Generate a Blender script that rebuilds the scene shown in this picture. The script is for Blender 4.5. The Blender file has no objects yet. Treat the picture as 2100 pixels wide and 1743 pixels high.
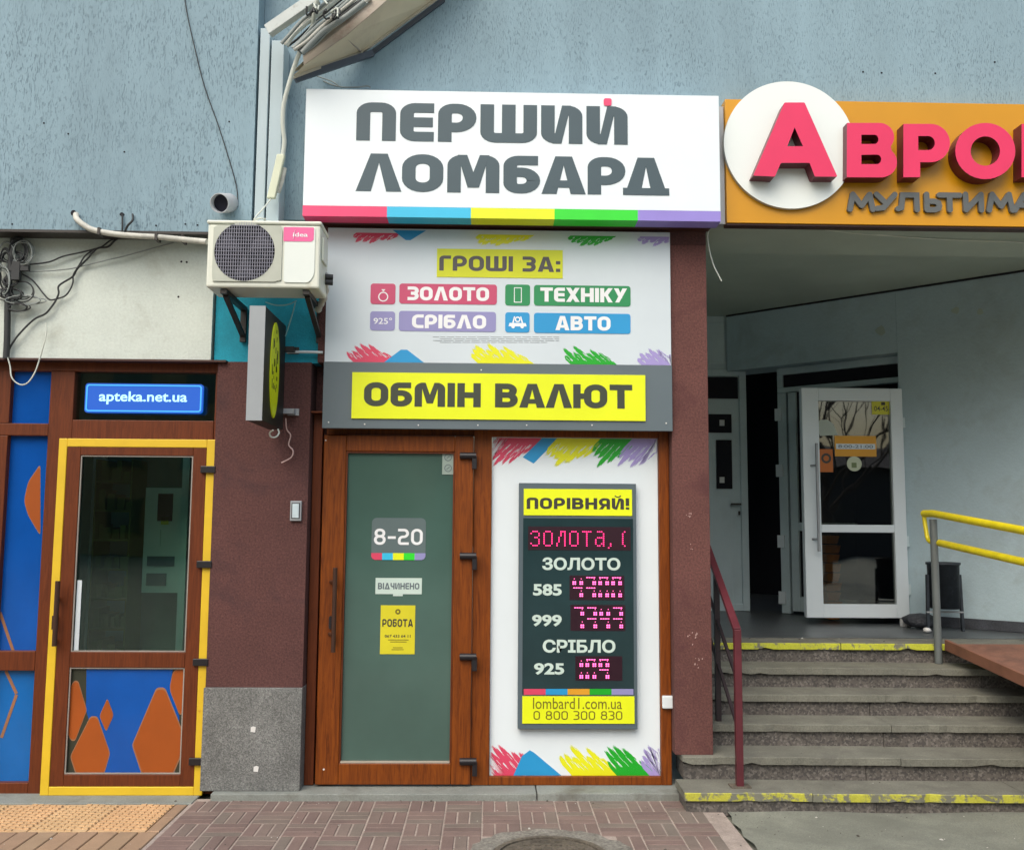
import bpy, math, random
from mathutils import Vector, Matrix
random.seed(7)
R_ = math.radians
sc = bpy.context.scene
# ---------------------------------------------------------------- camera
CAMX, CAMY, CAMZ = 0.0, -6.0, 1.665
PITCH, YAW, ROLL, F = R_(5.83), R_(-1.35), R_(0.38), 1950.0      # F in 1/2100 of the picture width
RM = Matrix.Rotation(YAW, 3, 'Z') @ Matrix.Rotation(math.pi / 2 + PITCH, 3, 'X') @ Matrix.Rotation(ROLL, 3, 'Z')
cam = bpy.data.cameras.new('camera')
cam.sensor_width = 36; cam.lens = 36 * F / 2100; cam.clip_end = 2000
co = bpy.data.objects.new('camera', cam); sc.collection.objects.link(co)
co.matrix_world = Matrix.Translation((CAMX, CAMY, CAMZ)) @ RM.to_4x4()
sc.camera = co
# ---------------------------------------------------------------- world, sun, exposure
SUN_EL, SUN_AZ = 50, 205
w = bpy.data.worlds.new("World"); sc.world = w; w.use_nodes = True
nt = w.node_tree; nt.nodes.clear()
sky = nt.nodes.new('ShaderNodeTexSky'); sky.sky_type = 'NISHITA'; sky.sun_disc = False
sky.sun_elevation = R_(SUN_EL); sky.sun_rotation = R_(SUN_AZ)
sky.air_density = 1.6; sky.dust_density = 5.0; sky.ozone_density = 1.5
hs = nt.nodes.new('ShaderNodeHueSaturation'); hs.inputs['Saturation'].default_value = 0.95
bg = nt.nodes.new('ShaderNodeBackground'); bg.inputs[1].default_value = 0.14
wo = nt.nodes.new('ShaderNodeOutputWorld')
nt.links.new(sky.outputs[0], hs.inputs['Color']); nt.links.new(hs.outputs[0], bg.inputs[0]); nt.links.new(bg.outputs[0], wo.inputs[0])
sl = bpy.data.lights.new('sun', 'SUN'); sl.energy = 1.0; sl.angle = R_(60); sl.color = (1, .985, .96)
so = bpy.data.objects.new('sun', sl); sc.collection.objects.link(so)
_az, _el = R_(SUN_AZ), R_(SUN_EL)
so.rotation_euler = Vector((-math.sin(_az) * math.cos(_el), -math.cos(_az) * math.cos(_el), -math.sin(_el))).to_track_quat('-Z', 'Y').to_euler()
sc.view_settings.view_transform = 'Standard'; sc.view_settings.look = 'None'
sc.view_settings.gamma = 1; sc.view_settings.use_curve_mapping = False
sc.view_settings.exposure = 0.5

# ---------------------------------------------------------------- pixel helpers (2100 x 1743 picture)
CAM = Vector((CAMX, CAMY, CAMZ))
def ray(px, py):
    return RM @ Vector(((px - 1050) / F, -(py - 871.5) / F, -1))
def P(px, py, Y=0.0):
    d = ray(px, py); return CAM + d * ((Y - CAMY) / d.y)
def PZ(px, py, Z=0.0):
    d = ray(px, py); return CAM + d * ((Z - CAMZ) / d.z)
def RC(x0, y0, x1, y1, Y=0.0):
    mx, my = (x0 + x1) / 2, (y0 + y1) / 2
    return P(x0, my, Y).x, P(x1, my, Y).x, P(mx, y1, Y).z, P(mx, y0, Y).z     # X0 X1 Z0 Z1

# ---------------------------------------------------------------- materials
def node_mat(name):
    m = bpy.data.materials.new(name); m.use_nodes = True
    return m, m.node_tree, m.node_tree.nodes['Principled BSDF']
def N(t, k, **kw):
    n = t.nodes.new(k)
    for a, b in kw.items():
        if a in ('Scale', 'Detail', 'Roughness', 'Distortion', 'Strength', 'Distance', 'Fac', 'W', 'Randomness'): n.inputs[a].default_value = b
        else: setattr(n, a, b)
    return n
def mat(name, col, rough=.6, var=.12, scale=6, grain=0, gscale=120, bump=0, bscale=80, stretch=(1, 1, 1), metal=0, spec=None,
        stain=None, stain_scale=1.5, stain_lo=.52, stain_hi=.7, coat=0):
    m, t, b = node_mat(name)
    g = N(t, 'ShaderNodeNewGeometry'); mp = N(t, 'ShaderNodeMapping'); mp.inputs['Scale'].default_value = stretch
    t.links.new(g.outputs['Position'], mp.inputs['Vector'])
    n1 = N(t, 'ShaderNodeTexNoise', Scale=scale, Detail=5, Roughness=.6); t.links.new(mp.outputs[0], n1.inputs['Vector'])
    r1 = N(t, 'ShaderNodeMapRange'); r1.inputs['From Min'].default_value = .3; r1.inputs['From Max'].default_value = .7
    r1.inputs['To Min'].default_value = 1 - var; r1.inputs['To Max'].default_value = 1 + var
    t.links.new(n1.outputs['Fac'], r1.inputs['Value'])
    v = N(t, 'ShaderNodeVectorMath', operation='SCALE'); v.inputs[0].default_value = col[:3]
    t.links.new(r1.outputs[0], v.inputs['Scale'])
    out = v.outputs[0]
    if grain:
        n2 = N(t, 'ShaderNodeTexNoise', Scale=gscale, Detail=3, Roughness=.7); t.links.new(mp.outputs[0], n2.inputs['Vector'])
        r2 = N(t, 'ShaderNodeMapRange'); r2.inputs['From Min'].default_value = .32; r2.inputs['From Max'].default_value = .68
        r2.inputs['To Min'].default_value = 1 - grain; r2.inputs['To Max'].default_value = 1 + grain
        t.links.new(n2.outputs['Fac'], r2.inputs['Value'])
        v2 = N(t, 'ShaderNodeVectorMath', operation='SCALE'); t.links.new(out, v2.inputs[0]); t.links.new(r2.outputs[0], v2.inputs['Scale'])
        out = v2.outputs[0]
    if stain:
        n3 = N(t, 'ShaderNodeTexNoise', Scale=stain_scale, Detail=7, Roughness=.7, Distortion=.4); t.links.new(g.outputs['Position'], n3.inputs['Vector'])
        r3 = N(t, 'ShaderNodeMapRange'); r3.inputs['From Min'].default_value = stain_lo; r3.inputs['From Max'].default_value = stain_hi
        t.links.new(n3.outputs['Fac'], r3.inputs['Value'])
        mx = N(t, 'ShaderNodeMix', data_type='RGBA'); t.links.new(r3.outputs[0], mx.inputs[0]); t.links.new(out, mx.inputs[6])
        mx.inputs[7].default_value = (*stain, 1); out = mx.outputs[2]
    t.links.new(out, b.inputs['Base Color'])
    b.inputs['Roughness'].default_value = rough; b.inputs['Metallic'].default_value = metal
    if spec is not None: b.inputs['Specular IOR Level'].default_value = spec
    if coat: b.inputs['Coat Weight'].default_value = coat
    if bump:
        n4 = N(t, 'ShaderNodeTexNoise', Scale=bscale, Detail=4, Roughness=.6); t.links.new(mp.outputs[0], n4.inputs['Vector'])
        bp = N(t, 'ShaderNodeBump', Strength=.8, Distance=bump); t.links.new(n4.outputs['Fac'], bp.inputs['Height']); t.links.new(bp.outputs[0], b.inputs['Normal'])
    return m
def flat(name, col, rough=.45, var=.05): return mat(name, col, rough, var, 3)
def emit(name, col, s):
    m, t, b = node_mat(name)
    b.inputs['Base Color'].default_value = (*[c * .3 for c in col], 1); b.inputs['Emission Color'].default_value = (*col, 1); b.inputs['Emission Strength'].default_value = s
    return m
def glass(name, tint=(.8, .85, .82), refl=.1):
    m, t, b = node_mat(name); t.nodes.remove(b)
    o = t.nodes['Material Output']
    tr = N(t, 'ShaderNodeBsdfTransparent'); tr.inputs[0].default_value = (*tint, 1)
    gl = N(t, 'ShaderNodeBsdfGlossy'); gl.inputs['Roughness'].default_value = .015
    nz = N(t, 'ShaderNodeTexNoise', Scale=1.3, Detail=2); bp = N(t, 'ShaderNodeBump', Strength=.3, Distance=.01)
    g = N(t, 'ShaderNodeNewGeometry'); t.links.new(g.outputs['Position'], nz.inputs['Vector']); t.links.new(nz.outputs['Fac'], bp.inputs['Height']); t.links.new(bp.outputs[0], gl.inputs['Normal'])
    fr = N(t, 'ShaderNodeFresnel'); ad = N(t, 'ShaderNodeMath', operation='ADD'); ad.inputs[1].default_value = refl
    t.links.new(fr.outputs[0], ad.inputs[0])
    mx = N(t, 'ShaderNodeMixShader'); t.links.new(ad.outputs[0], mx.inputs[0]); t.links.new(tr.outputs[0], mx.inputs[1]); t.links.new(gl.outputs[0], mx.inputs[2])
    t.links.new(mx.outputs[0], o.inputs['Surface'])
    return m
def stucco(name, col, dark):
    """bark-beetle render: short vertical grooves"""
    m, t, b = node_mat(name)
    g = N(t, 'ShaderNodeNewGeometry')
    mp = N(t, 'ShaderNodeMapping'); mp.inputs['Scale'].default_value = (1, 1, .2); t.links.new(g.outputs['Position'], mp.inputs['Vector'])
    n1 = N(t, 'ShaderNodeTexNoise', Scale=150, Detail=3, Roughness=.55, Distortion=.5); t.links.new(mp.outputs[0], n1.inputs['Vector'])
    gr = N(t, 'ShaderNodeMapRange'); gr.inputs['From Min'].default_value = .56; gr.inputs['From Max'].default_value = .66; t.links.new(n1.outputs['Fac'], gr.inputs['Value'])
    nm = N(t, 'ShaderNodeTexNoise', Scale=2.2, Detail=4, Roughness=.6); t.links.new(g.outputs['Position'], nm.inputs['Vector'])
    mr = N(t, 'ShaderNodeMapRange'); mr.inputs['From Min'].default_value = .35; mr.inputs['From Max'].default_value = .65
    mr.inputs['To Min'].default_value = .3; mr.inputs['To Max'].default_value = 1; t.links.new(nm.outputs['Fac'], mr.inputs['Value'])
    mu = N(t, 'ShaderNodeMath', operation='MULTIPLY'); t.links.new(gr.outputs[0], mu.inputs[0]); t.links.new(mr.outputs[0], mu.inputs[1])
    nb = N(t, 'ShaderNodeTexNoise', Scale=1.6, Detail=8, Roughness=.72); t.links.new(mp.outputs[0], nb.inputs['Vector'])
    rb = N(t, 'ShaderNodeMapRange'); rb.inputs['From Min'].default_value = .3; rb.inputs['From Max'].default_value = .7; rb.inputs['To Min'].default_value = .82; rb.inputs['To Max'].default_value = 1.13
    t.links.new(nb.outputs['Fac'], rb.inputs['Value'])
    mx = N(t, 'ShaderNodeMix', data_type='RGBA'); mx.inputs[6].default_value = (*col, 1); mx.inputs[7].default_value = (*dark, 1); t.links.new(mu.outputs[0], mx.inputs[0])
    v = N(t, 'ShaderNodeVectorMath', operation='SCALE'); t.links.new(mx.outputs[2], v.inputs[0]); t.links.new(rb.outputs[0], v.inputs['Scale'])
    t.links.new(v.outputs[0], b.inputs['Base Color']); b.inputs['Roughness'].default_value = .9
    nf = N(t, 'ShaderNodeTexNoise', Scale=160, Detail=2); t.links.new(g.outputs['Position'], nf.inputs['Vector'])
    s = N(t, 'ShaderNodeMath', operation='MULTIPLY_ADD'); s.inputs[1].default_value = -1.0; t.links.new(mu.outputs[0], s.inputs[0])
    s2 = N(t, 'ShaderNodeMath', operation='MULTIPLY'); s2.inputs[1].default_value = .35; t.links.new(nf.outputs['Fac'], s2.inputs[0]); t.links.new(s2.outputs[0], s.inputs[2])
    bp = N(t, 'ShaderNodeBump', Strength=.7, Distance=.004); t.links.new(s.outputs[0], bp.inputs['Height']); t.links.new(bp.outputs[0], b.inputs['Normal'])
    return m
def wood(name, col, dark):
    m, t, b = node_mat(name)
    g = N(t, 'ShaderNodeNewGeometry'); mp = N(t, 'ShaderNodeMapping'); mp.inputs['Scale'].default_value = (1, 1, .07); t.links.new(g.outputs['Position'], mp.inputs['Vector'])
    n1 = N(t, 'ShaderNodeTexNoise', Scale=55, Detail=5, Roughness=.65, Distortion=1.2); t.links.new(mp.outputs[0], n1.inputs['Vector'])
    r = N(t, 'ShaderNodeMapRange'); r.inputs['From Min'].default_value = .38; r.inputs['From Max'].default_value = .68; t.links.new(n1.outputs['Fac'], r.inputs['Value'])
    mx = N(t, 'ShaderNodeMix', data_type='RGBA'); mx.inputs[6].default_value = (*col, 1); mx.inputs[7].default_value = (*dark, 1); t.links.new(r.outputs[0], mx.inputs[0])
    t.links.new(mx.outputs[2], b.inputs['Base Color']); b.inputs['Roughness'].default_value = .45; b.inputs['Specular IOR Level'].default_value = .25
    bp = N(t, 'ShaderNodeBump', Strength=.4, Distance=.0006); t.links.new(n1.outputs['Fac'], bp.inputs['Height']); t.links.new(bp.outputs[0], b.inputs['Normal'])
    return m
def worn_paint(name, paint, under, lo=.45, hi=.52, scale=9):
    return mat(name, paint, .6, .12, 5, grain=.15, gscale=90, bump=.002, bscale=60, stain=under, stain_scale=scale, stain_lo=lo, stain_hi=hi)
def brick_mat(name, cols, grain=.25):
    """one colour per piece, picked by the object's random value"""
    m, t, b = node_mat(name)
    oi = N(t, 'ShaderNodeObjectInfo'); cr = N(t, 'ShaderNodeValToRGB'); cr.color_ramp.interpolation = 'LINEAR'
    e = cr.color_ramp.elements; e[0].color = (*cols[0], 1); e[1].color = (*cols[-1], 1)
    for i, c in enumerate(cols[1:-1]):
        q = e.new((i + 1) / (len(cols) - 1)); q.color = (*c, 1)
    t.links.new(oi.outputs['Random'], cr.inputs[0])
    g = N(t, 'ShaderNodeNewGeometry'); n = N(t, 'ShaderNodeTexNoise', Scale=140, Detail=3, Roughness=.7); t.links.new(g.outputs['Position'], n.inputs['Vector'])
    nl = N(t, 'ShaderNodeTexNoise', Scale=3.5, Detail=5, Roughness=.7); t.links.new(g.outputs['Position'], nl.inputs['Vector'])
    ad = N(t, 'ShaderNodeMath', operation='ADD'); t.links.new(n.outputs['Fac'], ad.inputs[0]); t.links.new(nl.outputs['Fac'], ad.inputs[1])
    r = N(t, 'ShaderNodeMapRange'); r.inputs['From Min'].default_value = .7; r.inputs['From Max'].default_value = 1.3; r.inputs['To Min'].default_value = 1 - grain; r.inputs['To Max'].default_value = 1 + grain
    t.links.new(ad.outputs[0], r.inputs['Value'])
    v = N(t, 'ShaderNodeVectorMath', operation='SCALE'); t.links.new(cr.outputs[0], v.inputs[0]); t.links.new(r.outputs[0], v.inputs['Scale'])
    t.links.new(v.outputs[0], b.inputs['Base Color']); b.inputs['Roughness'].default_value = .85
    bp = N(t, 'ShaderNodeBump', Strength=.6, Distance=.002); t.links.new(n.outputs['Fac'], bp.inputs['Height']); t.links.new(bp.outputs[0], b.inputs['Normal'])
    return m
def terrazzo(name, base, light, dark, scale=70):
    m, t, b = node_mat(name)
    g = N(t, 'ShaderNodeNewGeometry'); vo = N(t, 'ShaderNodeTexVoronoi', Scale=scale); t.links.new(g.outputs['Position'], vo.inputs['Vector'])
    cr = N(t, 'ShaderNodeValToRGB'); cr.color_ramp.interpolation = 'CONSTANT'; e = cr.color_ramp.elements
    e[0].color = (*dark, 1); e[1].position = .8; e[1].color = (*light, 1); q = e.new(.3); q.color = (*base, 1)
    sp = N(t, 'ShaderNodeSeparateColor'); t.links.new(vo.outputs['Color'], sp.inputs[0]); t.links.new(sp.outputs[0], cr.inputs[0])
    n = N(t, 'ShaderNodeTexNoise', Scale=4, Detail=6, Roughness=.7); t.links.new(g.outputs['Position'], n.inputs['Vector'])
    r = N(t, 'ShaderNodeMapRange'); r.inputs['From Min'].default_value = .3; r.inputs['From Max'].default_value = .7; r.inputs['To Min'].default_value = .7; r.inputs['To Max'].default_value = 1.2
    t.links.new(n.outputs['Fac'], r.inputs['Value'])
    v = N(t, 'ShaderNodeVectorMath', operation='SCALE'); t.links.new(cr.outputs[0], v.inputs[0]); t.links.new(r.outputs[0], v.inputs['Scale'])
    t.links.new(v.outputs[0], b.inputs['Base Color']); b.inputs['Roughness'].default_value = .75
    bp = N(t, 'ShaderNodeBump', Strength=.5, Distance=.002); t.links.new(vo.outputs['Distance'], bp.inputs['Height']); t.links.new(bp.outputs[0], b.inputs['Normal'])
    return m

M = dict(
    stucco=stucco('grey_blue_stucco', (.255, .37, .435), (.17, .255, .305)),
    white_wall=mat('white_plaster', (.60, .66, .61), .9, .07, 2.5, grain=.06, gscale=60, bump=.004, bscale=55, stain=(.42, .44, .38), stain_scale=3, stain_lo=.55, stain_hi=.85),
    teal=mat('teal_paint', (.008, .30, .42), .8, .2, 4, grain=.1, bump=.003, bscale=70),
    brown=mat('brown_render', (.098, .040, .036), .9, .16, 2, grain=.38, gscale=85, bump=.006, bscale=90, stain=(.06, .028, .03), stain_scale=2),
    brown_r=mat('brown_render_right', (.125, .050, .043), .9, .16, 2, grain=.35, gscale=85, bump=.006, bscale=90, stain=(.085, .03, .03), stain_scale=3),
    granite=terrazzo('grey_granite', (.17, .175, .17), (.23, .24, .23), (.115, .12, .115), 170),
    riser=terrazzo('aggregate_riser', (.115, .103, .092), (.17, .155, .14), (.07, .064, .06), 85),
    tread=mat('concrete_tread', (.165, .165, .135), .85, .2, 5, grain=.2, gscale=100, bump=.003, bscale=90, stain=(.11, .105, .09), stain_scale=4, stain_lo=.5, stain_hi=.75),
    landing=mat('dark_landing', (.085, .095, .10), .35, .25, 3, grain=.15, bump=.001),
    concrete=mat('grey_concrete', (.22, .24, .22), .85, .15, 4, grain=.15, gscale=110, bump=.003, stain=(.14, .14, .12), stain_scale=3),
    asphalt=mat('worn_asphalt', (.20, .21, .172), .9, .2, 1.7, grain=.22, gscale=130, bump=.004, bscale=110, stain=(.145, .15, .125), stain_scale=2.5, stain_lo=.45, stain_hi=.7),
    mortar=mat('paver_joint', (.34, .285, .25), .95, .2, 8, grain=.2),
    paver=brick_mat('paver_brick', [(.155, .110, .098), (.185, .128, .112), (.165, .140, .118), (.20, .137, .12)]),
    tactile=brick_mat('tactile_tile', [(.54, .33, .15), (.58, .37, .20), (.55, .40, .22)], .18),
    plank=brick_mat('sand_paver', [(.30, .20, .13), (.34, .225, .14), (.29, .215, .135)], .2),
    wood=wood('golden_oak', (.225, .056, .006), (.105, .024, .004)),
    wood_d=wood('red_brown_frame', (.145, .036, .011), (.088, .022, .008)),
    frame_dark=flat('dark_red_brown', (.055, .018, .012), .5),
    yellow=mat('yellow_paint', (.70, .47, .022), .45, .06, 6, stain=(.55, .30, .03), stain_scale=7, stain_lo=.66, stain_hi=.72),
    glass=glass('clear_glass', (.74, .90, .82), .04),
    frost=mat('frosted_glass', (.062, .124, .104), .11, .2, .7, spec=1.0, bump=.002, bscale=2),
    black=flat('black_plastic', (.012, .011, .014), .4),
    dark_metal=flat('dark_metal', (.03, .025, .022), .5),
    white=mat('white_pvc', (.70, .77, .80), .4, .03, 2),
    white_old=mat('grey_white_pvc', (.55, .66, .68), .45, .08, 3, grain=.04),
    ac=mat('cream_metal', (.70, .73, .64), .45, .05, 3, stain=(.45, .43, .33), stain_scale=5, stain_lo=.6, stain_hi=.85),
    ac_grille=mat('cream_grille', (.46, .49, .42), .5, .08, 6),
    grille_wire=flat('grille_wire', (.30, .31, .38), .5),
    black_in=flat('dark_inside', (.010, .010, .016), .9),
    logo_pink=flat('logo_pink', (.80, .13, .34), .4),
    sign_white=mat('sign_white', (.78, .86, .90), .35, .03, 1.6, bump=.004, bscale=1.5),
    letter=flat('slate_grey', (.055, .092, .112), .5),
    p_pink=flat('print_pink', (.80, .055, .17), .4), p_cyan=flat('print_cyan', (.04, .52, .80), .4), p_yel=flat('print_yellow', (.78, .86, .01), .4),
    p_green=flat('print_green', (.03, .70, .03), .4), p_lil=flat('print_lilac', (.30, .24, .66), .4),
    b_pink=flat('badge_pink', (.55, .07, .16), .4), b_green=flat('badge_green', (.02, .26, .09), .4), b_lil=flat('badge_lilac', (.28, .27, .52), .4), b_cyan=flat('badge_blue', (.02, .30, .62), .4),
    s_pink=flat('brush_pink', (.66, .06, .13), .4), s_cyan=flat('brush_blue', (.02, .30, .62), .4), s_yel=flat('brush_yellow', (.74, .76, .01), .4), s_green=flat('brush_green', (.01, .38, .02), .4), s_lil=flat('brush_lilac', (.36, .30, .62), .4),
    board_white=mat('board_white', (.62, .70, .75), .35, .04, 1.5, bump=.003, bscale=1.7),
    board_grey=mat('board_grey', (.115, .15, .17), .4, .06, 2),
    txt_dark=flat('print_dark', (.04, .038, .03), .5), txt_brown=flat('print_brown', (.16, .13, .01), .5), txt_white=flat('print_white', (.82, .84, .86), .5),
    orange_panel=mat('orange_panel', (.62, .285, .003), .35, .05, 1.5), disc=mat('disc_white', (.80, .86, .84), .35, .02, 1),
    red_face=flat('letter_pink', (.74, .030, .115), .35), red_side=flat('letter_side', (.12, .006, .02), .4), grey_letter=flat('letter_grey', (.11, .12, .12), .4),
    blue_film=mat('blue_film', (.004, .078, .36), .14, .12, 2.5), cyan_film=mat('light_blue_film', (.006, .12, .40), .14, .12, 2.5),
    orange_film=mat('orange_film', (.33, .075, .010), .35, .08, 3), film_edge=flat('film_edge', (.30, .14, .07), .4), olive=flat('olive_pane', (.035, .04, .028), .3),
    lit_blue=emit('lit_blue', (.003, .105, .58), .62), lit_cyan=emit('lit_cyan', (.06, .42, .9), .75), lit_white=emit('lit_white', (.45, .85, 1.0), .9),
    led=emit('led_magenta', (1.0, .03, .20), 2.2), led_hot=emit('led_hot', (1.0, .12, .38), 2.6), led_back=flat('led_backing', (.022, .002, .010), .4),
    disp=mat('display_glass', (.016, .040, .045), .18, .2, 2), disp_frame=flat('display_frame', (.085, .12, .14), .5),
    handle=flat('bronze_handle', (.05, .022, .014), .35), galv=mat('galvanised', (.36, .38, .40), .45, .1, 5, metal=.3),
    duct=mat('painted_duct', (.40, .50, .54), .55, .05, 2), beige=mat('beige_soffit', (.66, .58, .42), .6, .08, 3, stain=(.52, .44, .33), stain_scale=2),
    beige_d=mat('beige_fascia', (.46, .40, .33), .6, .12, 3, stain=(.30, .21, .17), stain_scale=4), cable_w=flat('cable_white', (.58, .62, .56), .5), cable_g=flat('cable_grey', (.24, .27, .26), .6), cable_k=flat('cable_black', (.025, .028, .03), .6),
    conduit=mat('dirty_conduit', (.50, .50, .45), .6, .25, 12), pipe_in=flat('pipe_inside', (.006, .006, .02), .6), pipe=mat('pvc_pipe', (.40, .43, .46), .5, .1, 6),
    lamp_cream=mat('cream_plastic', (.62, .66, .50), .5, .08, 6), yg=None,
    maroon=mat('maroon_paint', (.10, .018, .026), .4, .2, 8), rail_dark=flat('dark_rail', (.02, .012, .015), .5),
    step_yellow=worn_paint('worn_yellow_edge', (.44, .43, .05), (.17, .17, .13), .47, .53), step_yellow2=worn_paint('yellow_edge', (.50, .52, .04), (.17, .17, .13), .53, .58, 12),
    rail_yellow=mat('yellow_rail', (.78, .64, .01), .4, .12, 10), post_grey=mat('grey_post', (.15, .17, .17), .45, .12, 8, metal=.2),
    ramp=mat('rusty_ramp', (.21, .095, .06), .75, .2, 3, grain=.15, bump=.002, stain=(.13, .06, .04), stain_scale=3),
    ramp_edge=mat('rusty_ramp_edge', (.20, .085, .05), .7, .2, 5),
    r_wall=mat('recess_plaster', (.45, .57, .61), .9, .08, 1.1, grain=.05, bump=.004, bscale=40, stain=(.35, .42, .43), stain_scale=2.2, stain_lo=.5, stain_hi=.8),
    r_ceil=mat('recess_ceiling', (.40, .47, .41), .9, .10, 1.3, grain=.04), skirt=mat('dark_skirting', (.05, .055, .065), .8, .3, 8, grain=.3),
    bin=mat('dark_bin', (.020, .027, .036), .55, .4, 14, stain=(.06, .07, .085), stain_scale=18, stain_lo=.6, stain_hi=.7), paper=flat('paper', (.7, .7, .68), .8), debris=mat('heap', (.04, .045, .055), .6, .4, 30, bump=.02, bscale=40),
    iron=mat('rusty_iron', (.10, .085, .065), .8, .35, 9, grain=.4, gscale=60, bump=.006, bscale=60), crown=None,
    opp=mat('far_brick', (.26, .17, .09), .85, .2, 1), opp_glass=flat('far_glass', (.03, .035, .04), .2), bark=mat('bark', (.05, .042, .035), .9, .2, 8), dim=mat('shop_inside', (.16, .26, .22), .9, .2, 2), dim2=flat('shop_board', (.62, .70, .70), .8), dim3=flat('shop_rack', (.16, .19, .05), .8),
    st_yel=flat('sticker_yellow', (.62, .60, .03), .45), st_or=flat('sticker_orange', (.70, .33, .02), .45), poster_yel=mat('poster_yellow', (.66, .60, .02), .45, .06, 4), st_gr=flat('sticker_grey', (.28, .36, .32), .4), h820=mat('badge_slate', (.11, .155, .16), .4, .05, 3), st_mint=flat('sticker_mint', (.55, .68, .62), .45),
)

# ---------------------------------------------------------------- mesh builder
WL = {}
class MB:
    def __init__(s): s.v = []; s.f = []; s.m = []; s.sm = []
    def add(s, vs, fs, mi=0, smooth=False):
        b = len(s.v); s.v += [Vector(v) for v in vs]
        for f in fs: s.f.append([b + i for i in f]); s.m.append(mi); s.sm.append(smooth)
        return s
    def box(s, x0, x1, y0, y1, z0, z1, mi=0):
        x0, x1 = sorted((x0, x1)); y0, y1 = sorted((y0, y1)); z0, z1 = sorted((z0, z1))
        return s.add([(x0, y0, z0), (x1, y0, z0), (x1, y1, z0), (x0, y1, z0), (x0, y0, z1), (x1, y0, z1), (x1, y1, z1), (x0, y1, z1)],
                     [(0, 3, 2, 1), (4, 5, 6, 7), (0, 1, 5, 4), (1, 2, 6, 5), (2, 3, 7, 6), (3, 0, 4, 7)], mi)
    def prism(s, pts, y0, y1, mi=0, cap=True, mside=None):
        """pts (x,z) counter-clockwise seen from the street; y0 front, y1 back"""
        n = len(pts); a = sum(pts[i][0] * pts[(i + 1) % n][1] - pts[(i + 1) % n][0] * pts[i][1] for i in range(n))
        if a < 0: pts = pts[::-1]
        vs = [(x, y0, z) for x, z in pts] + [(x, y1, z) for x, z in pts]
        s.add(vs, [list(range(n))], mi)
        s.add(vs, [list(range(2 * n - 1, n - 1, -1))], mi)
        s.add(vs, [(i, i + n, (i + 1) % n + n, (i + 1) % n) for i in range(n)], mi if mside is None else mside)
        return s
    def plate(s, x0, x1, z0, z1, y, th=.003, mi=0): return s.box(x0, x1, y, y + th, z0, z1, mi)
    def tube(s, pts, r, n=8, mi=0, caps=True):
        pts = [Vector(p) for p in pts]; N_ = len(pts); rings = []
        up = Vector((0, 0, 1)); prev = None
        for i, p in enumerate(pts):
            d = (pts[min(i + 1, N_ - 1)] - pts[max(i - 1, 0)]).normalized()
            if prev is None:
                a = d.orthogonal().normalized()
            else:
                a = (prev - d * prev.dot(d)); a = a.normalized() if a.length > 1e-6 else d.orthogonal().normalized()
            prev = a; b = d.cross(a); rr = r[i] if isinstance(r, (list, tuple)) else r
            rings.append([p + (a * math.cos(2 * math.pi * k / n) + b * math.sin(2 * math.pi * k / n)) * rr for k in range(n)])
        vs = [v for g in rings for v in g]; fs = []
        for i in range(N_ - 1):
            for k in range(n): fs.append((i * n + k, i * n + (k + 1) % n, (i + 1) * n + (k + 1) % n, (i + 1) * n + k))
        s.add(vs, fs, mi, True)
        if caps: s.add(vs, [list(range(n - 1, -1, -1)), [(N_ - 1) * n + k for k in range(n)]], mi)
        return s
    def bar(s, a, b, wx, wz, mi=0):
        """rectangular bar from a to b; wx sideways, wz in the other direction"""
        a, b = Vector(a), Vector(b); d = (b - a).normalized()
        u = d.cross(Vector((0, 0, 1))) if abs(d.z) < .98 else Vector((1, 0, 0)); u = u.normalized(); v = u.cross(d).normalized()
        q = [(-1, -1), (1, -1), (1, 1), (-1, 1)]
        vs = [a + u * i * wx / 2 + v * j * wz / 2 for i, j in q] + [b + u * i * wx / 2 + v * j * wz / 2 for i, j in q]
        return s.add(vs, [(0, 1, 2, 3), (7, 6, 5, 4), (0, 4, 5, 1), (1, 5, 6, 2), (2, 6, 7, 3), (3, 7, 4, 0)], mi)
    def cyl(s, c, r, y0, y1, n=32, mi=0, mside=None, r2=None):
        pts = [(c[0] + r * math.cos(2 * math.pi * k / n), c[1] + r * math.sin(2 * math.pi * k / n)) for k in range(n)]
        return s.prism(pts, y0, y1, mi, mside=mside)
    def ring(s, c, r, w, y0, y1, n=32, mi=0, mside=None):
        a = [(c[0] + r * math.cos(2 * math.pi * k / n), c[1] + r * math.sin(2 * math.pi * k / n)) for k in range(n)]
        b = [(c[0] + (r - w) * math.cos(2 * math.pi * k / n), c[1] + (r - w) * math.sin(2 * math.pi * k / n)) for k in range(n)]
        s.loop(a, b, y0, y1, mi, mside); return s
    def loop(s, outer, inner, y0, y1, mi=0, mside=None):
        n = len(outer); vs = [(x, y0, z) for x, z in outer] + [(x, y0, z) for x, z in inner] + [(x, y1, z) for x, z in outer] + [(x, y1, z) for x, z in inner]
        ms = mi if mside is None else mside
        for i in range(n):
            j = (i + 1) % n
            s.add([vs[i], vs[j], vs[n + j], vs[n + i]], [(0, 1, 2, 3)], mi)
            s.add([vs[2 * n + i], vs[2 * n + j], vs[i], vs[j]], [(0, 1, 3, 2)], ms)
            s.add([vs[n + i], vs[n + j], vs[3 * n + i], vs[3 * n + j]], [(0, 1, 3, 2)], ms)
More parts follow.
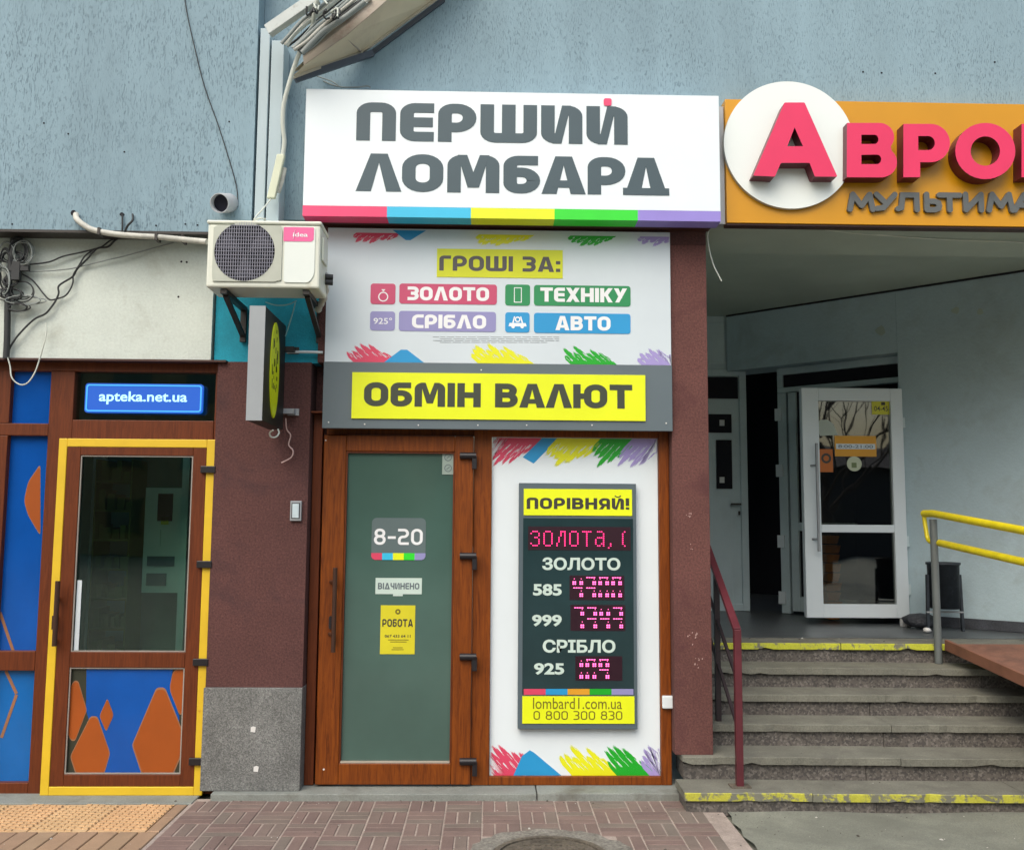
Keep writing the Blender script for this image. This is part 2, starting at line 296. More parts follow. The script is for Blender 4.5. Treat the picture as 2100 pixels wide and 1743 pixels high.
    def frame(s, x0, x1, z0, z1, w, y0, y1, mi=0):
        """rectangular frame without overlaps; w = (left, right, bottom, top)"""
        l, r, b, t = (w,) * 4 if not isinstance(w, tuple) else w
        s.box(x0, x0 + l, y0, y1, z0, z1, mi); s.box(x1 - r, x1, y0, y1, z0, z1, mi)
        s.box(x0 + l, x1 - r, y0, y1, z0, z0 + b, mi); s.box(x0 + l, x1 - r, y0, y1, z1 - t, z1, mi); return s
    def xf(s, fn): s.v = [Vector(fn(v)) for v in s.v]; return s
    def build(s, name, mats, parent=None, bevel=0, kind=None, label=None, cat=None, group=None, origin=None):
        if not isinstance(mats, (list, tuple)): mats = [mats]
        lo = Vector((min(v.x for v in s.v), min(v.y for v in s.v), min(v.z for v in s.v))); hi = Vector((max(v.x for v in s.v), max(v.y for v in s.v), max(v.z for v in s.v)))
        o_ = Vector(origin) if origin is not None else Vector(((lo.x + hi.x) / 2, (lo.y + hi.y) / 2, lo.z))
        me = bpy.data.meshes.new(name); me.from_pydata([v - o_ for v in s.v], [], s.f)
        for m_ in mats: me.materials.append(m_)
        me.polygons.foreach_set('material_index', s.m); me.polygons.foreach_set('use_smooth', s.sm); me.update()
        o = bpy.data.objects.new(name, me); sc.collection.objects.link(o); WL[o.name] = o_
        if parent is not None: o.parent = parent; o.location = o_ - WL[parent.name]
        else: o.location = o_
        if bevel:
            md = o.modifiers.new('bevel', 'BEVEL'); md.width = bevel; md.segments = 2; md.limit_method = 'ANGLE'; md.angle_limit = R_(40)
        tag(o, label, cat, group, kind); return o
def tag(o, label=None, cat=None, group=None, kind=None):
    for k, v in (('label', label), ('category', cat), ('group', group), ('kind', kind)):
        if v: o[k] = v
def thing(name, label, cat, loc, group=None):
    o = bpy.data.objects.new(name, None); o.empty_display_size = .1; sc.collection.objects.link(o); o.location = loc; WL[o.name] = Vector(loc)
    tag(o, label, cat, group); return o
def smoothpts(pts, k=6):
    pts = [Vector(p) for p in pts]; out = []
    for i in range(len(pts) - 1):
        p0, p1, p2, p3 = pts[max(i - 1, 0)], pts[i], pts[i + 1], pts[min(i + 2, len(pts) - 1)]
        for j in range(k):
            t = j / k
            out.append(.5 * ((2 * p1) + (-p0 + p2) * t + (2 * p0 - 5 * p1 + 4 * p2 - p3) * t * t + (-p0 + 3 * p1 - 3 * p2 + p3) * t ** 3))
    return out + [pts[-1]]
def px_tube(mb, pxs, r, Y=None, k=6, n=6, mi=0):
    """pxs: (px, py) on plane Y, or (px, py, Y)"""
    return mb.tube(smoothpts([P(p[0], p[1], p[2] if len(p) > 2 else Y) for p in pxs], k), r, n, mi)

# ---------------------------------------------------------------- lettering
def arcpath(pts, closed=False):
    """pts (x,y[,r]) -> polyline with rounded corners"""
    n = len(pts); out = []
    for i, p in enumerate(pts):
        r = p[2] if len(p) > 2 else 0
        if not r or (not closed and i in (0, n - 1)): out.append((p[0], p[1])); continue
        a, b = pts[(i - 1) % n], pts[(i + 1) % n]
        da = Vector((a[0] - p[0], a[1] - p[1])); db = Vector((b[0] - p[0], b[1] - p[1]))
        la, lb = da.length, db.length; da.normalize(); db.normalize()
        r = min(r, la / 2 if (len(a) > 2 or closed) else la, lb / 2 if (len(b) > 2 or closed) else lb) * .999
        p0 = Vector(p[:2]) + da * r; p1 = Vector(p[:2]) + db * r; c = Vector(p[:2]) + da * r + db * r
        for k in range(7):
            t = k / 6 * math.pi / 2
            q = c - db * r * math.cos(t) - da * r * math.sin(t)
            out.append((q.x, q.y))
    return out
def strokepoly(pts, t, closed=False):
    n = len(pts); L_, R2 = [], []
    for i in range(n):
        p = Vector(pts[i])
        a = Vector(pts[i - 1]) if (i > 0 or closed) else None; b = Vector(pts[(i + 1) % n]) if (i < n - 1 or closed) else None
        d1 = (p - a).normalized() if a is not None and (p - a).length > 1e-7 else None
        d2 = (b - p).normalized() if b is not None and (b - p).length > 1e-7 else None
        d1 = d1 or d2; d2 = d2 or d1
        nn = Vector((-(d1.y + d2.y), d1.x + d2.x)); nn.normalize()
        c = max(.35, nn.dot(Vector((-d1.y, d1.x)))); nn = nn * (t / 2 / c)
        L_.append(p + nn); R2.append(p - nn)
    return L_, R2
def glyph(ch, t=.22):
    """heavy square grotesque: (width, strokes, closed strokes, polygons)"""
    r = t * .62; r2 = .24; L_ = t / 2; T = 1 - t / 2; B = t / 2
    W = {'П': .72, 'Е': .62, 'Р': .7, 'Ш': 1.04, 'И': .76, 'Й': .76, 'Л': .84, 'О': .76, 'М': .96, 'Б': .68, 'А': .82, 'Д': .86, 'Г': .58, 'І': t, 'З': .66, 'В': .72, 'Ю': 1.08,
         'Т': .72, 'Н': .74, 'Х': .78, 'К': .72, 'У': .76, 'С': .66, 'Я': .7, 'Ч': .68, '8': .66, '0': .66, '2': .62, '3': .60, '-': .45, ':': t, '!': t, ' ': .3}
    w_ = W[ch]; Rr = w_ - t / 2; S = []; C = []; Q = []
    def lam(x0, x1, y0=0.):
        c = (x0 + x1) / 2; a = .62 * t; k = 1.12 * t
        return [[(x0, y0), (x0 + k, y0), (c, .76), (c, 1), (c - a, 1)], [(c, .76), (x1 - k, y0), (x1, y0), (c + a, 1), (c, 1)]]
    if ch == 'П': S = [[(L_, 0), (L_, T, r), (Rr, T, r), (Rr, 0)]]
    elif ch == 'Е': S = [[(w_, T), (L_, T, r), (L_, B, r), (w_, B)], [(L_, .5), (w_ - .02, .5)]]
    elif ch == 'С': S = [[(w_, T), (L_, T, r2), (L_, B, r2), (w_, B)]]
    elif ch == 'Р': S = [[(L_, 0), (L_, T, r), (Rr, T, r2), (Rr, .38, r2), (t, .38)]]
    elif ch == 'Я': S = [[(Rr, 0), (Rr, T, r), (L_, T, r2), (L_, .38, r2), (w_ - t, .38)]]; Q = [[(0, 0), (t * 1.1, 0), (w_ * .62, .36), (w_ * .3, .36)]]
    elif ch == 'Ш': S = [[(L_, 1), (L_, B, r), (Rr, B, r), (Rr, 1)], [(w_ / 2, B), (w_ / 2, 1)]]
    elif ch in 'ИЙ': S = [[(L_, 1), (L_, B, r), (t * 1.25, B)], [(Rr, 0), (Rr, T, r), (w_ - t * 1.25, T)]]; Q = [[(t * .85, 0), (t * 1.5, 0), (w_ - t * .85, 1), (w_ - t * 1.5, 1)]]
    elif ch == 'Л': Q = lam(0, w_)
    elif ch == 'А': Q = lam(0, w_) + [[(.17, .17), (w_ - .17, .17), (w_ - .25, .36), (.25, .36)]]
    elif ch == 'Д': Q = lam(.06, w_ - .06, .12) + [[(-.0, 0), (w_, 0), (w_, .19), (0, .19)]]
    elif ch == 'О' or ch == '0': C = [[(L_, B, r2), (Rr, B, r2), (Rr, T, r2), (L_, T, r2)]]
    elif ch == '8': C = [[(L_, B, r2), (Rr, B, r2), (Rr, .52, .2), (L_, .52, .2)], [(L_ + .03, .53, .18), (Rr - .03, .53, .18), (Rr - .03, T, r2), (L_ + .03, T, r2)]]
    elif ch == 'М': S = [[(L_, 0), (L_, T, r), (t * 1.2, T)], [(Rr, 0), (Rr, T, r), (w_ - t * 1.2, T)]]; c = w_ / 2; Q = [[(t * .75, 1), (t * 1.45, 1), (c + .42 * t, .14), (c - .42 * t, .14)], [(w_ - t * .75, 1), (w_ - t * 1.45, 1), (c - .42 * t, .14), (c + .42 * t, .14)]]
    elif ch == 'Б': S = [[(w_ - .04, T), (L_, T, r), (L_, B, r), (Rr, B, r2), (Rr, .56, r2), (t, .56)]]
    elif ch == 'Г': S = [[(L_, 0), (L_, T, r), (w_, T)]]
    elif ch == 'І': S = [[(L_, 0), (L_, 1)]]
    elif ch in 'З3': S = [[(.0, T), (Rr, T, r2), (Rr, .51, r2), (w_ * .3, .51)], [(w_ * .3, .51), (Rr, .51, r2), (Rr, B, r2), (0, B)]]
    elif ch == 'В': S = [[(L_, 0), (L_, 1)], [(L_, T), (Rr - .03, T, r2), (Rr - .03, .52, r2), (L_, .52)], [(L_, .52), (Rr, .52, r2), (Rr, B, r2), (L_, B)]]
    elif ch == 'Ю': S = [[(L_, 0), (L_, 1)], [(L_, .5), (t * 1.7, .5)]]; C = [[(t * 1.95, B, r2), (Rr, B, r2), (Rr, T, r2), (t * 1.95, T, r2)]]
    elif ch == 'Т': S = [[(0, T), (w_, T)], [(w_ / 2, 0), (w_ / 2, T)]]
    elif ch == 'Н': S = [[(L_, 0), (L_, 1)], [(Rr, 0), (Rr, 1)], [(L_, .5), (Rr, .5)]]
    elif ch == 'Х': Q = [[(0, 0), (1.15 * t, 0), (w_, 1), (w_ - 1.15 * t, 1)], [(w_ - 1.15 * t, 0), (w_, 0), (1.15 * t, 1), (0, 1)]]
    elif ch == 'К': S = [[(L_, 0), (L_, 1)]]; Q = [[(t * .8, .42), (t * .8, .58), (w_ - 1.15 * t, 1), (w_, 1), (t * 1.9, .5), (t * 1.3, .42)], [(w_ - 1.15 * t, 0), (w_, 0), (t * 1.9, .53), (t * 1.1, .50)]]
    elif ch == 'У': Q = [[(0, 1), (1.15 * t, 1), (w_ / 2 + .1, .30), (w_ / 2 - .08, .30)], [(.07, 0), (.07 + t, 0), (w_, 1), (w_ - 1.15 * t, 1)]]
    elif ch == 'Ч': S = [[(L_, 1), (L_, .42, r2), (Rr, .42)], [(Rr, 0), (Rr, 1)]]
    elif ch == '2': S = [[(0, T), (Rr, T, r2), (Rr, .5, r2), (L_, .5, r2), (L_, B, r), (w_, B)]]
    elif ch == '-': S = [[(0, .45), (w_, .45)]]
    elif ch == ':': Q = [[(0, 0), (t, 0), (t, .22), (0, .22)], [(0, .5), (t, .5), (t, .72), (0, .72)]]
    elif ch == '!': Q = [[(0, 0), (t, 0), (t, .2), (0, .2)], [(0, .32), (t, .32), (t, 1), (0, 1)]]
    return w_, S, C, Q
def heavy(mb, text, x0, x1, z0, z1, y, t=.22, gap=.11, mi=0, depth=.0, mside=None, breve=False, kern=None):
    kern = kern or {}
    tot = 0; pos = []
    for i, c in enumerate(text):
        pos.append(tot); tot += glyph(c, t)[0] + (gap if i < len(text) - 1 else 0) + kern.get(text[i:i + 2], 0)
    sx = (x1 - x0) / tot; sz = z1 - z0
    for c, p in zip(text, pos):
        w_, S, C, Q = glyph(c, t); k = 0
        X = lambda q: (x0 + (p + q[0]) * sx, z0 + q[1] * sz)
        for s_, cl in [(s, False) for s in S] + [(s, True) for s in C]:
            a, b = strokepoly(arcpath(s_, cl), t, cl); yy = y - k * .00025; n = len(a)
            if depth or cl:
                if cl: mb.loop([X(q) for q in b], [X(q) for q in a], yy, y + (depth or .001), mi, mside)
                else: prism_strip(mb, [X(q) for q in a], [X(q) for q in b], yy, y + depth, mi, mside)
            else:
                for i in range(n - 1):
                    q = [X(a[i]), X(a[i + 1]), X(b[i + 1]), X(b[i])]; quad(mb, q, yy, mi)
            k += 1
        for q in Q:
            yy = y - k * .00025
            if depth: mb.prism([X(v) for v in q], yy, y + depth, mi, mside=mside)
            else: mb.add([(v[0], yy, v[1]) for v in ccw([X(v) for v in q])], [list(range(len(q)))], mi)
            k += 1
        if breve and c == 'Й':
            a, b = strokepoly(arcpath([(w_ * .28, 1.24), (w_ * .34, 1.1, .1), (w_ * .66, 1.1, .1), (w_ * .72, 1.24)]), .09)
            for i in range(len(a) - 1): quad(mb, [X(a[i]), X(a[i + 1]), X(b[i + 1]), X(b[i])], y, mi)
    return mb
def heavy_letters(text, x0, x1, z0, z1, y, m_, par, t=.22, gap=.11, kern=None, breve=False):
    kern = kern or {}; tot = 0; pos = []
    for i, c in enumerate(text):
        pos.append(tot); tot += glyph(c, t)[0] + (gap if i < len(text) - 1 else 0) + kern.get(text[i:i + 2], 0)
    sx = (x1 - x0) / tot
    for c, p in zip(text, pos):
        if c != ' ': heavy(MB(), c, x0 + p * sx, x0 + (p + glyph(c, t)[0]) * sx, z0, z1, y, t=t, breve=breve).build('letter', m_, par)
def ccw(pts):
    n = len(pts); a = sum(pts[i][0] * pts[(i + 1) % n][1] - pts[(i + 1) % n][0] * pts[i][1] for i in range(n))
    return pts if a > 0 else pts[::-1]
def quad(mb, q, y, mi=0): mb.add([(v[0], y, v[1]) for v in ccw(q)], [(0, 1, 2, 3)], mi)
def prism_strip(mb, a, b, y0, y1, mi, mside):
    ms = mi if mside is None else mside; n = len(a)
    for i in range(n - 1): quad(mb, [a[i], a[i + 1], b[i + 1], b[i]], y0, mi)
    rim = a + b[::-1]; m_ = len(rim)
    for i in range(m_):
        p, q = rim[i], rim[(i + 1) % m_]; mb.add([(p[0], y0, p[1]), (q[0], y0, q[1]), (q[0], y1, q[1]), (p[0], y1, p[1])], [(0, 1, 2, 3)], ms)
_dg = None
def bf(mb, text, x0, x1, z0, z1, y, bold=0.0, mi=0):
    """Blender's built-in font, fitted to a box (cap height box)"""
    c = bpy.data.curves.new('t', 'FONT'); c.body = text; c.offset = bold; c.resolution_u = 3
    o = bpy.data.objects.new('t', c); sc.collection.objects.link(o); bpy.context.view_layer.update()
    me = bpy.data.meshes.new_from_object(o.evaluated_get(bpy.context.evaluated_depsgraph_get()))
    xs = [v.co.x for v in me.vertices]; ys = [v.co.y for v in me.vertices]
    a, b, lo, hi = min(xs), max(xs), min(ys), max(ys)
    vs = [(x0 + (v.co.x - a) / (b - a) * (x1 - x0), y, z0 + (v.co.y - lo) / (hi - lo) * (z1 - z0)) for v in me.vertices]
    mb.add(vs, [list(p.vertices) for p in me.polygons], mi)
    bpy.data.objects.remove(o); bpy.data.meshes.remove(me); bpy.data.curves.remove(c); return mb
def rrect(x0, x1, z0, z1, r, n=5):
    out = []
    for cx, cz, a in ((x1 - r, z0 + r, -90), (x1 - r, z1 - r, 0), (x0 + r, z1 - r, 90), (x0 + r, z0 + r, 180)):
        for k in range(n + 1):
            t = R_(a + 90 * k / n); out.append((cx + r * math.cos(t), cz + r * math.sin(t)))
    return out
def brush(mb, x0, x1, zb, h, top, y, mi, rnd, lean=.75, solid=.6, wd=.0045, streak=True):
    """one brush mark: parallel bristle streaks, rooted at zb (down from it when top), leaning sideways"""
    n = max(8, int((x1 - x0) / wd)); sg = -1 if top else 1
    nf = max(2, int((x1 - x0) / .042)); ph = rnd.uniform(0, 1); fl = [rnd.uniform(.62, 1.0) for _ in range(nf + 2)]; fl[nf // 2] = 1.0
    for i in range(n):
        a = x0 + (x1 - x0) * i / n; b = a + (x1 - x0) / n * .997; u = (i + .5) / n
        q = u * nf; f = int(q); g = q - f
        hump = math.sin(math.pi * min(1, max(0, g * .9 + .05))) ** .55
        edge = min(1, .45 + 2.2 * u, .45 + 2.6 * (1 - u))
        env = edge * (solid * fl[f] + (1 - solid) * fl[f] * hump) * rnd.uniform(.95, 1.03)
        segs = [(0, env)]
        if streak and (g > .8 or rnd.random() < .10):
            c = rnd.uniform(.3, .6) * env; segs = [(0, c), (c + rnd.uniform(.08, .2), env * rnd.uniform(.9, 1.1))]
        for s0, s1 in segs:
            if s1 <= s0: continue
            e = -lean * h; sm = s0 + (s1 - s0) * .9
            quad(mb, [(a + e * s0, zb + sg * h * s0), (b + e * s0, zb + sg * h * s0), (b + e * sm, zb + sg * h * sm), (a + e * sm, zb + sg * h * sm)], y, mi)
            quad(mb, [(a + e * sm, zb + sg * h * sm), (b + e * sm, zb + sg * h * sm), (b + e * s1, zb + sg * h * s1), (a + (b - a) * .4 + e * s1, zb + sg * h * s1 * 1.003)], y, mi)

# ================================================================ GROUND
def sheet(x0, x1, y0, y1, z, n=1):
    mb = MB(); mb.add([(x0, y0, z), (x1, y0, z), (x1, y1, z), (x0, y1, z)], [(0, 1, 2, 3)]); return mb
sheet(-400, 400, -400, 60, -.03).build('ground', M['asphalt'], kind='structure')
XA = PZ(1500, 1690, 0).x          # right edge of the pavers
XT = PZ(350, 1690, 0).x           # edge between the sand tiles and the pavers
FY = PZ(900, 1641, 0).y           # front of the threshold
MOD = .214
# asphalt patch with a slightly uneven surface
mb = MB(); nx, ny = 60, 40; X0, X1, Y0, Y1 = XA + .012, 9.0, -4.5, .2
rv = random.Random(3)
vs = [(X0 + (X1 - X0) * i / nx + (rv.uniform(-.02, .03) if i == 0 else 0), Y0 + (Y1 - Y0) * j / ny, .0 + .006 * math.sin(i * .7 + j * .5) * (i > 0)) for j in range(ny + 1) for i in range(nx + 1)]
mb.add(vs, [(j * (nx + 1) + i, j * (nx + 1) + i + 1, (j + 1) * (nx + 1) + i + 1, (j + 1) * (nx + 1) + i) for j in range(ny) for i in range(nx)], 0, True)
mb.build('asphalt_road', M['asphalt'], kind='structure')
pav = sheet(XT - .02, XA + .01, -4.5, FY + .05, -.0045).build('pavement', M['mortar'], kind='structure')
MC = Vector((PZ(1120, 1712, 0).x, PZ(1120, 1712, 0).y - .335, 0)); MR = .33     # manhole
def brickmesh(w_, l_, h=.012, ch=.004):
    me = bpy.data.meshes.new('brick'); x, y = w_ / 2, l_ / 2
    vs = [(-x, -y, -h), (x, -y, -h), (x, y, -h), (-x, y, -h), (-x, -y, -ch), (x, -y, -ch), (x, y, -ch), (-x, y, -ch), (-x + ch, -y + ch, 0), (x - ch, -y + ch, 0), (x - ch, y - ch, 0), (-x + ch, y - ch, 0)]
    me.from_pydata(vs, [], [(0, 1, 5, 4), (1, 2, 6, 5), (2, 3, 7, 6), (3, 0, 4, 7), (4, 5, 9, 8), (5, 6, 10, 9), (6, 7, 11, 10), (7, 4, 8, 11), (8, 9, 10, 11)]); return me
bV = brickmesh(MOD / 3 - .008, MOD - .007); bV.materials.append(M['paver'])
bH = brickmesh(MOD - .007, MOD / 3 - .006); bH.materials.append(M['paver'])
cols = int((XA - XT) / MOD); rest = MB(); cnt = 0
for j in range(0, 19):
    for i in range(cols + 1):
        x = XT + MOD * (i + .5); y = FY - .004 - MOD * (j + .5)
        if x + MOD / 2 > XA + .02: continue
        for k in range(3):
            vert = (i + j) % 2 == 0
            bx, by = (x + (k - 1) * MOD / 3, y) if vert else (x, y + (k - 1) * MOD / 3)
            if (Vector((bx, by, 0)) - MC).length < MR + .075: continue
            if j < 5 and cnt < 296:
                o = bpy.data.objects.new('brick', bV if vert else bH); sc.collection.objects.link(o); o.parent = pav
                o.location = Vector((bx, by, random.uniform(-.0015, .0015))) - WL['pavement']; o.rotation_euler = (random.uniform(-.008, .008), random.uniform(-.008, .008), random.uniform(-.006, .006)); cnt += 1
            else:
                hw, hl = ((MOD / 3 - .008) / 2, (MOD - .007) / 2) if vert else ((MOD - .007) / 2, (MOD / 3 - .006) / 2)
                rest.box(bx - hw, bx + hw, by - hl, by + hl, -.0115, 0)
rest.build('brick_field', M['paver'], pav, kind='stuff')
# sand coloured tiles on the left
sand = sheet(-8, XT - .02, -4.5, .1, -.0125).build('tile_pavement', mat('sand_joint', (.14, .10, .06), .95, .2, 8), kind='structure')
yt0, yt1 = PZ(200, 1648, 0).y, PZ(200, 1704, 0).y
xs_ = [PZ(298, 1704, 0).x - .317 * k for k in range(0, 6)]
me = bpy.data.meshes.new('tactile'); tb = MB(); tw, tl = .317 - .008, (yt0 - yt1) - .008
tb.box(-tw / 2, tw / 2, -tl / 2, tl / 2, -.012, -.003)
nr = 11
for k in range(nr):       # raised diagonal ribs, clipped to the tile
    for q in range(8):
        u0 = -tw / 2 + tw * q / 8 + .004; u1 = -tw / 2 + tw * (q + 1) / 8 - .004
        c0 = -tl / 2 + tl * ((k + .5) / nr + .09 * (4 - q) / 8); 
        if abs(c0) > tl / 2 - .014: continue
        tb.box(u0, u1, c0 - .011, c0 + .011, -.0029, .004)
me.from_pydata(tb.v, [], tb.f); me.materials.append(M['tactile'])
for k in range(1, 6):
    o = bpy.data.objects.new('tile', me); sc.collection.objects.link(o); o.parent = sand
    o.location = Vector(((xs_[k] + xs_[k - 1]) / 2, (yt0 + yt1) / 2, 0)) - WL['tile_pavement']
bP = brickmesh(.1, .50); bP.materials.append(M['plank'])
for j in range(3):
    for k in range(24):
        x = XT - .02 - .055 - k * .1065; y = yt1 - .004 - .254 - j * .508
        if x < -4.2: break
        o = bpy.data.objects.new('tile', bP); sc.collection.objects.link(o); o.parent = sand
        o.location = Vector((x, y, random.uniform(-.001, .001))) - WL['tile_pavement']
for k in range(2):                 # edging next to the ribbed tiles
    xe0, xe1 = xs_[0] + .004, XT - .025
    o = bpy.data.objects.new('tile', brickmesh(xe1 - xe0, tl / 2 - .006)); o.data.materials.append(M['plank']); sc.collection.objects.link(o); o.parent = sand
    o.location = Vector(((xe0 + xe1) / 2, yt1 + tl * (.25 + .5 * k), 0)) - WL['tile_pavement']
# thresholds
th = MB(); xa, xb = PZ(440, 1632, 0).x, PZ(1398, 1630, 0).x; xm = P(1100, 1625, 0).x
thr = MB().box(xa, xm - .003, FY, .25, -.01, .038).build('threshold_slab', M['concrete'], bevel=.006, kind='structure')
MB().box(xm + .003, xb, FY + .004, .25, -.01, .040).build('stone', M['concrete'], thr, bevel=.006)
MB().box(-5, PZ(395, 1645, 0).x, PZ(200, 1647, 0).y, .25, -.012, .0025).build('threshold_slab', M['concrete'], bevel=.005, kind='structure')
# manhole
mh = thing('manhole', 'round rusty manhole cover in a rough concrete collar at the bottom edge of the picture', 'manhole', MC)
def flatring(mb, r0, r1, z0, z1, n=48, wob=0):
    rr = random.Random(5); ro = [r1 + rr.uniform(-wob, wob) for _ in range(n)]
    for i in range(n):
        a, b = 2 * math.pi * i / n, 2 * math.pi * (i + 1) / n; c = lambda r, t, z: (MC.x + r * math.cos(t), MC.y + r * math.sin(t), z)
        r2, r3 = ro[i], ro[(i + 1) % n]
        mb.add([c(r0, a, z1), c(r2, a, z1 - (.003 if wob else 0)), c(r3, b, z1 - (.003 if wob else 0)), c(r0, b, z1)], [(0, 1, 2, 3)])
        mb.add([c(r2, a, z1 - (.003 if wob else 0)), c(r2, a, z0), c(r3, b, z0), c(r3, b, z1 - (.003 if wob else 0))], [(0, 1, 2, 3)])
        mb.add([c(r0, a, z1), c(r0, b, z1), c(r0, b, z0), c(r0, a, z0)], [(0, 1, 2, 3)])
    return mb
flatring(MB(), .30, MR + .10, -.0119, .006, 56, .018).build('collar', M['iron'] if 0 else mat('collar_concrete', (.20, .19, .165), .9, .3, 10, grain=.4, gscale=60, bump=.01, bscale=45), mh)
flatring(MB(), .262, .292, -.01, .012).build('rim', M['iron'], mh)
cv = MB(); n = 40
cv.add([(MC.x + .256 * math.cos(2 * math.pi * k / n), MC.y + .256 * math.sin(2 * math.pi * k / n), .006) for k in range(n)], [list(range(n))])
for a in range(-4, 5):
    for b in range(-4, 5):
        if (a * a + b * b) * .055 ** 2 < .23 ** 2: cv.box(MC.x + a * .055 - .018, MC.x + a * .055 + .018, MC.y + b * .055 - .018, MC.y + b * .055 + .018, .0062, .011)
cv.build('cover', M['iron'], mh)

# ================================================================ BUILDING SHELL
bld = thing('building', 'grey-blue stuccoed building with white, teal and brown ground floor holding the shops', 'building', (0, 0, 0))
xl = P(523, 240, -.15).x                                  # right end of the projecting left wall
zl = P(220, 473, -.15).z
MB().box(-7, xl, -.15, .4, zl, 9).build('upper_wall', M['stucco'], bld)
zu = P(1000, 457, 0).z
XR = 9.0
MB().box(xl + .002, XR, 0, .5, zu, 9).build('wall', M['stucco'], bld)
# white wall
xw = P(437, 610, 0).x; zw0 = P(230, 741, 0).z
MB().box(-7, xw, .0, .4, zw0, zl).build('lower_wall', M['white_wall'], bld)
# thin drip edge, coloured dark for the shadow beneath the stucco
MB().box(-7, xw + .35, -.155, -.02, zl - .018, zl - .001).build('drip_shade', M['dark_metal'], bld)
xt1 = P(656, 650, .03).x; zt0 = P(550, 744, .03).z
MB().box(xw + .012, xt1, .03, .4, zt0, zl).build('teal_wall', M['teal'], bld)
MB().box(xt1 + .001, P(668, 600, .0).x + .02, -.012, .4, zt0, zu - .001).build('wall_strip', M['brown'], bld)
xp0 = P(462, 760, 0).x; xp1 = P(629, 1100, 0).x; zg = P(528, 1409, 0).z
xp00 = P(418, 1500, 0).x
MB().box(xp00, xp1, .0, .4, zg, zt0 - .001).build('brown_pier', M['brown'], bld)
MB().box(xp00 - .005, xp1 + .004, -.022, .38, .039, zg - .001).build('granite_plinth', M['granite'], bld, bevel=.003)
# header above the shop board and right pier
xq0, xq1 = P(1379, 1000, 0).x, P(1455, 1000, 0).x
zh = P(1000, 484, 0).z
MB().box(P(668, 600, 0).x + .021, xq1, -.0, .4, zh - .04, zu - .001).build('header', M['brown'], bld)
MB().box(xq0, xq1, 0.0, .4, .248, zh - .041).build('right_pier', M['brown_r'], bld, bevel=.004)
MB().box(xp1 + .006, P(667, 600, 0).x + .12, .16, .4, .039, zt0 - .002).build('jamb', M['brown'], bld)

# ---------------- recess on the right
LZ = .80
A_ = PZ(1500, 1253, LZ); B_ = PZ(2100, 1297, LZ)
u_ = Vector((B_.x - A_.x, B_.y - A_.y, 0)); u_.normalize(); n_ = Vector((-u_.y, u_.x, 0))      # n_ points into the building
if n_.y < 0: n_ = -n_
CZ = P(1502, 647, A_.y).z
def W(u, z, off=0): return A_ * 1 + u_ * u + n_ * off + Vector((0, 0, z - LZ))
def PW(px, py, off=0):
    d = ray(px, py); a = A_ + n_ * off; t = (a - CAM).dot(n_) / d.dot(n_); q = CAM + d * t
    return (q - A_).dot(u_), q.z
def wbox(mb, u0, u1, z0, z1, o0, o1, mi=0):
    u0, u1 = sorted((u0, u1)); z0, z1 = sorted((z0, z1))
    vs = [W(u0, z0, o0), W(u1, z0, o0), W(u1, z0, o1), W(u0, z0, o1), W(u0, z1, o0), W(u1, z1, o0), W(u1, z1, o1), W(u0, z1, o1)]
    return mb.add(vs, [(0, 3, 2, 1), (4, 5, 6, 7), (0, 1, 5, 4), (1, 2, 6, 5), (2, 3, 7, 6), (3, 0, 4, 7)], mi)
uo0 = PW(1538, 1000)[0]; uo1 = PW(1850, 1000)[0]; zo = PW(1850, 722)[1]
UE = 5.2
mb = MB(); wbox(mb, uo1, UE, LZ, CZ + .3, 0, .35); wbox(mb, 0, uo1 - .001, zo, CZ + .3, 0, .35)
mb.build('recess_wall', M['r_wall'], bld)
mb = MB(); wbox(mb, .0, UE, CZ - .018, CZ - .001, -.012, -.001); mb.build('ceiling_joint', M['black_in'], bld)
mb = MB(); wbox(mb, uo1 + .12, UE, LZ + .001, LZ + .085, -.012, -.001); mb.build('skirting', M['skirt'], bld)
# back wall left of the opening line (frontal), ceiling, beam, left side wall
XL = xq1
mb = MB(); mb.box(XL - .4, XL - .001, .401, A_.y + .5, 0, CZ + .3); mb.build('side_wall', M['r_wall'], bld)
BZ = P(1800, 462, .1).z
mb = MB(); mb.box(XL + .001, XR, .0005, .62, BZ, zu - .001); mb.build('beam', M['r_ceil'], bld)
mb = MB(); mb.box(XL, XR, .621, 5.2, CZ, CZ + .2); mb.build('ceiling', M['r_ceil'], bld)
# frontal PVC door set in the back
by = A_.y + .02
bx0, bx1, bz0, bz1 = XL - .001, P(1534, 1000, by).x, LZ, CZ
zdt = P(1490, 757, by).z
fr = MB(); fr.box(bx0, bx1, by + .02, by + .1, zdt, CZ - .001)
pf = MB().frame(P(1400, 900, by).x, bx1, LZ, zdt - .004, .07, by, by + .07)
dr = pf.build('door', M['white_old'], bld, bevel=.004)
fr.build('transom_panel', M['white_old'], bld)
def dpart(name, x0, y0, x1, y1, off, th_, m_, par, bev=0, Y=None, label=None):
    Y = by if Y is None else Y; a, b, c, d = RC(x0, y0, x1, y1, Y)
    return MB().box(a, b, Y + off, Y + off + th_, c, d).build(name, m_, par, bevel=bev, label=label)
dpart('panel', 1440, 764, 1526, 1248, .03, .03, M['white_old'], dr)
dpart('panel', 1450, 662, 1486, 745, .004, .012, M['white_old'], dr, .004)
dpart('pane', 1450, 773, 1514, 817, .012, .01, M['black_in'], dr)
dpart('pane', 1450, 849, 1501, 887, .012, .01, M['black_in'], dr)
dpart('pane', 1470, 902, 1502, 1002, .012, .01, M['black_in'], dr)
dpart('panel', 1450, 1018, 1503, 1245, .012, .012, M['white_old'], dr, .004)
dpart('sticker', 1476, 861, 1486, 873, .006, .003, M['paper'], dr)
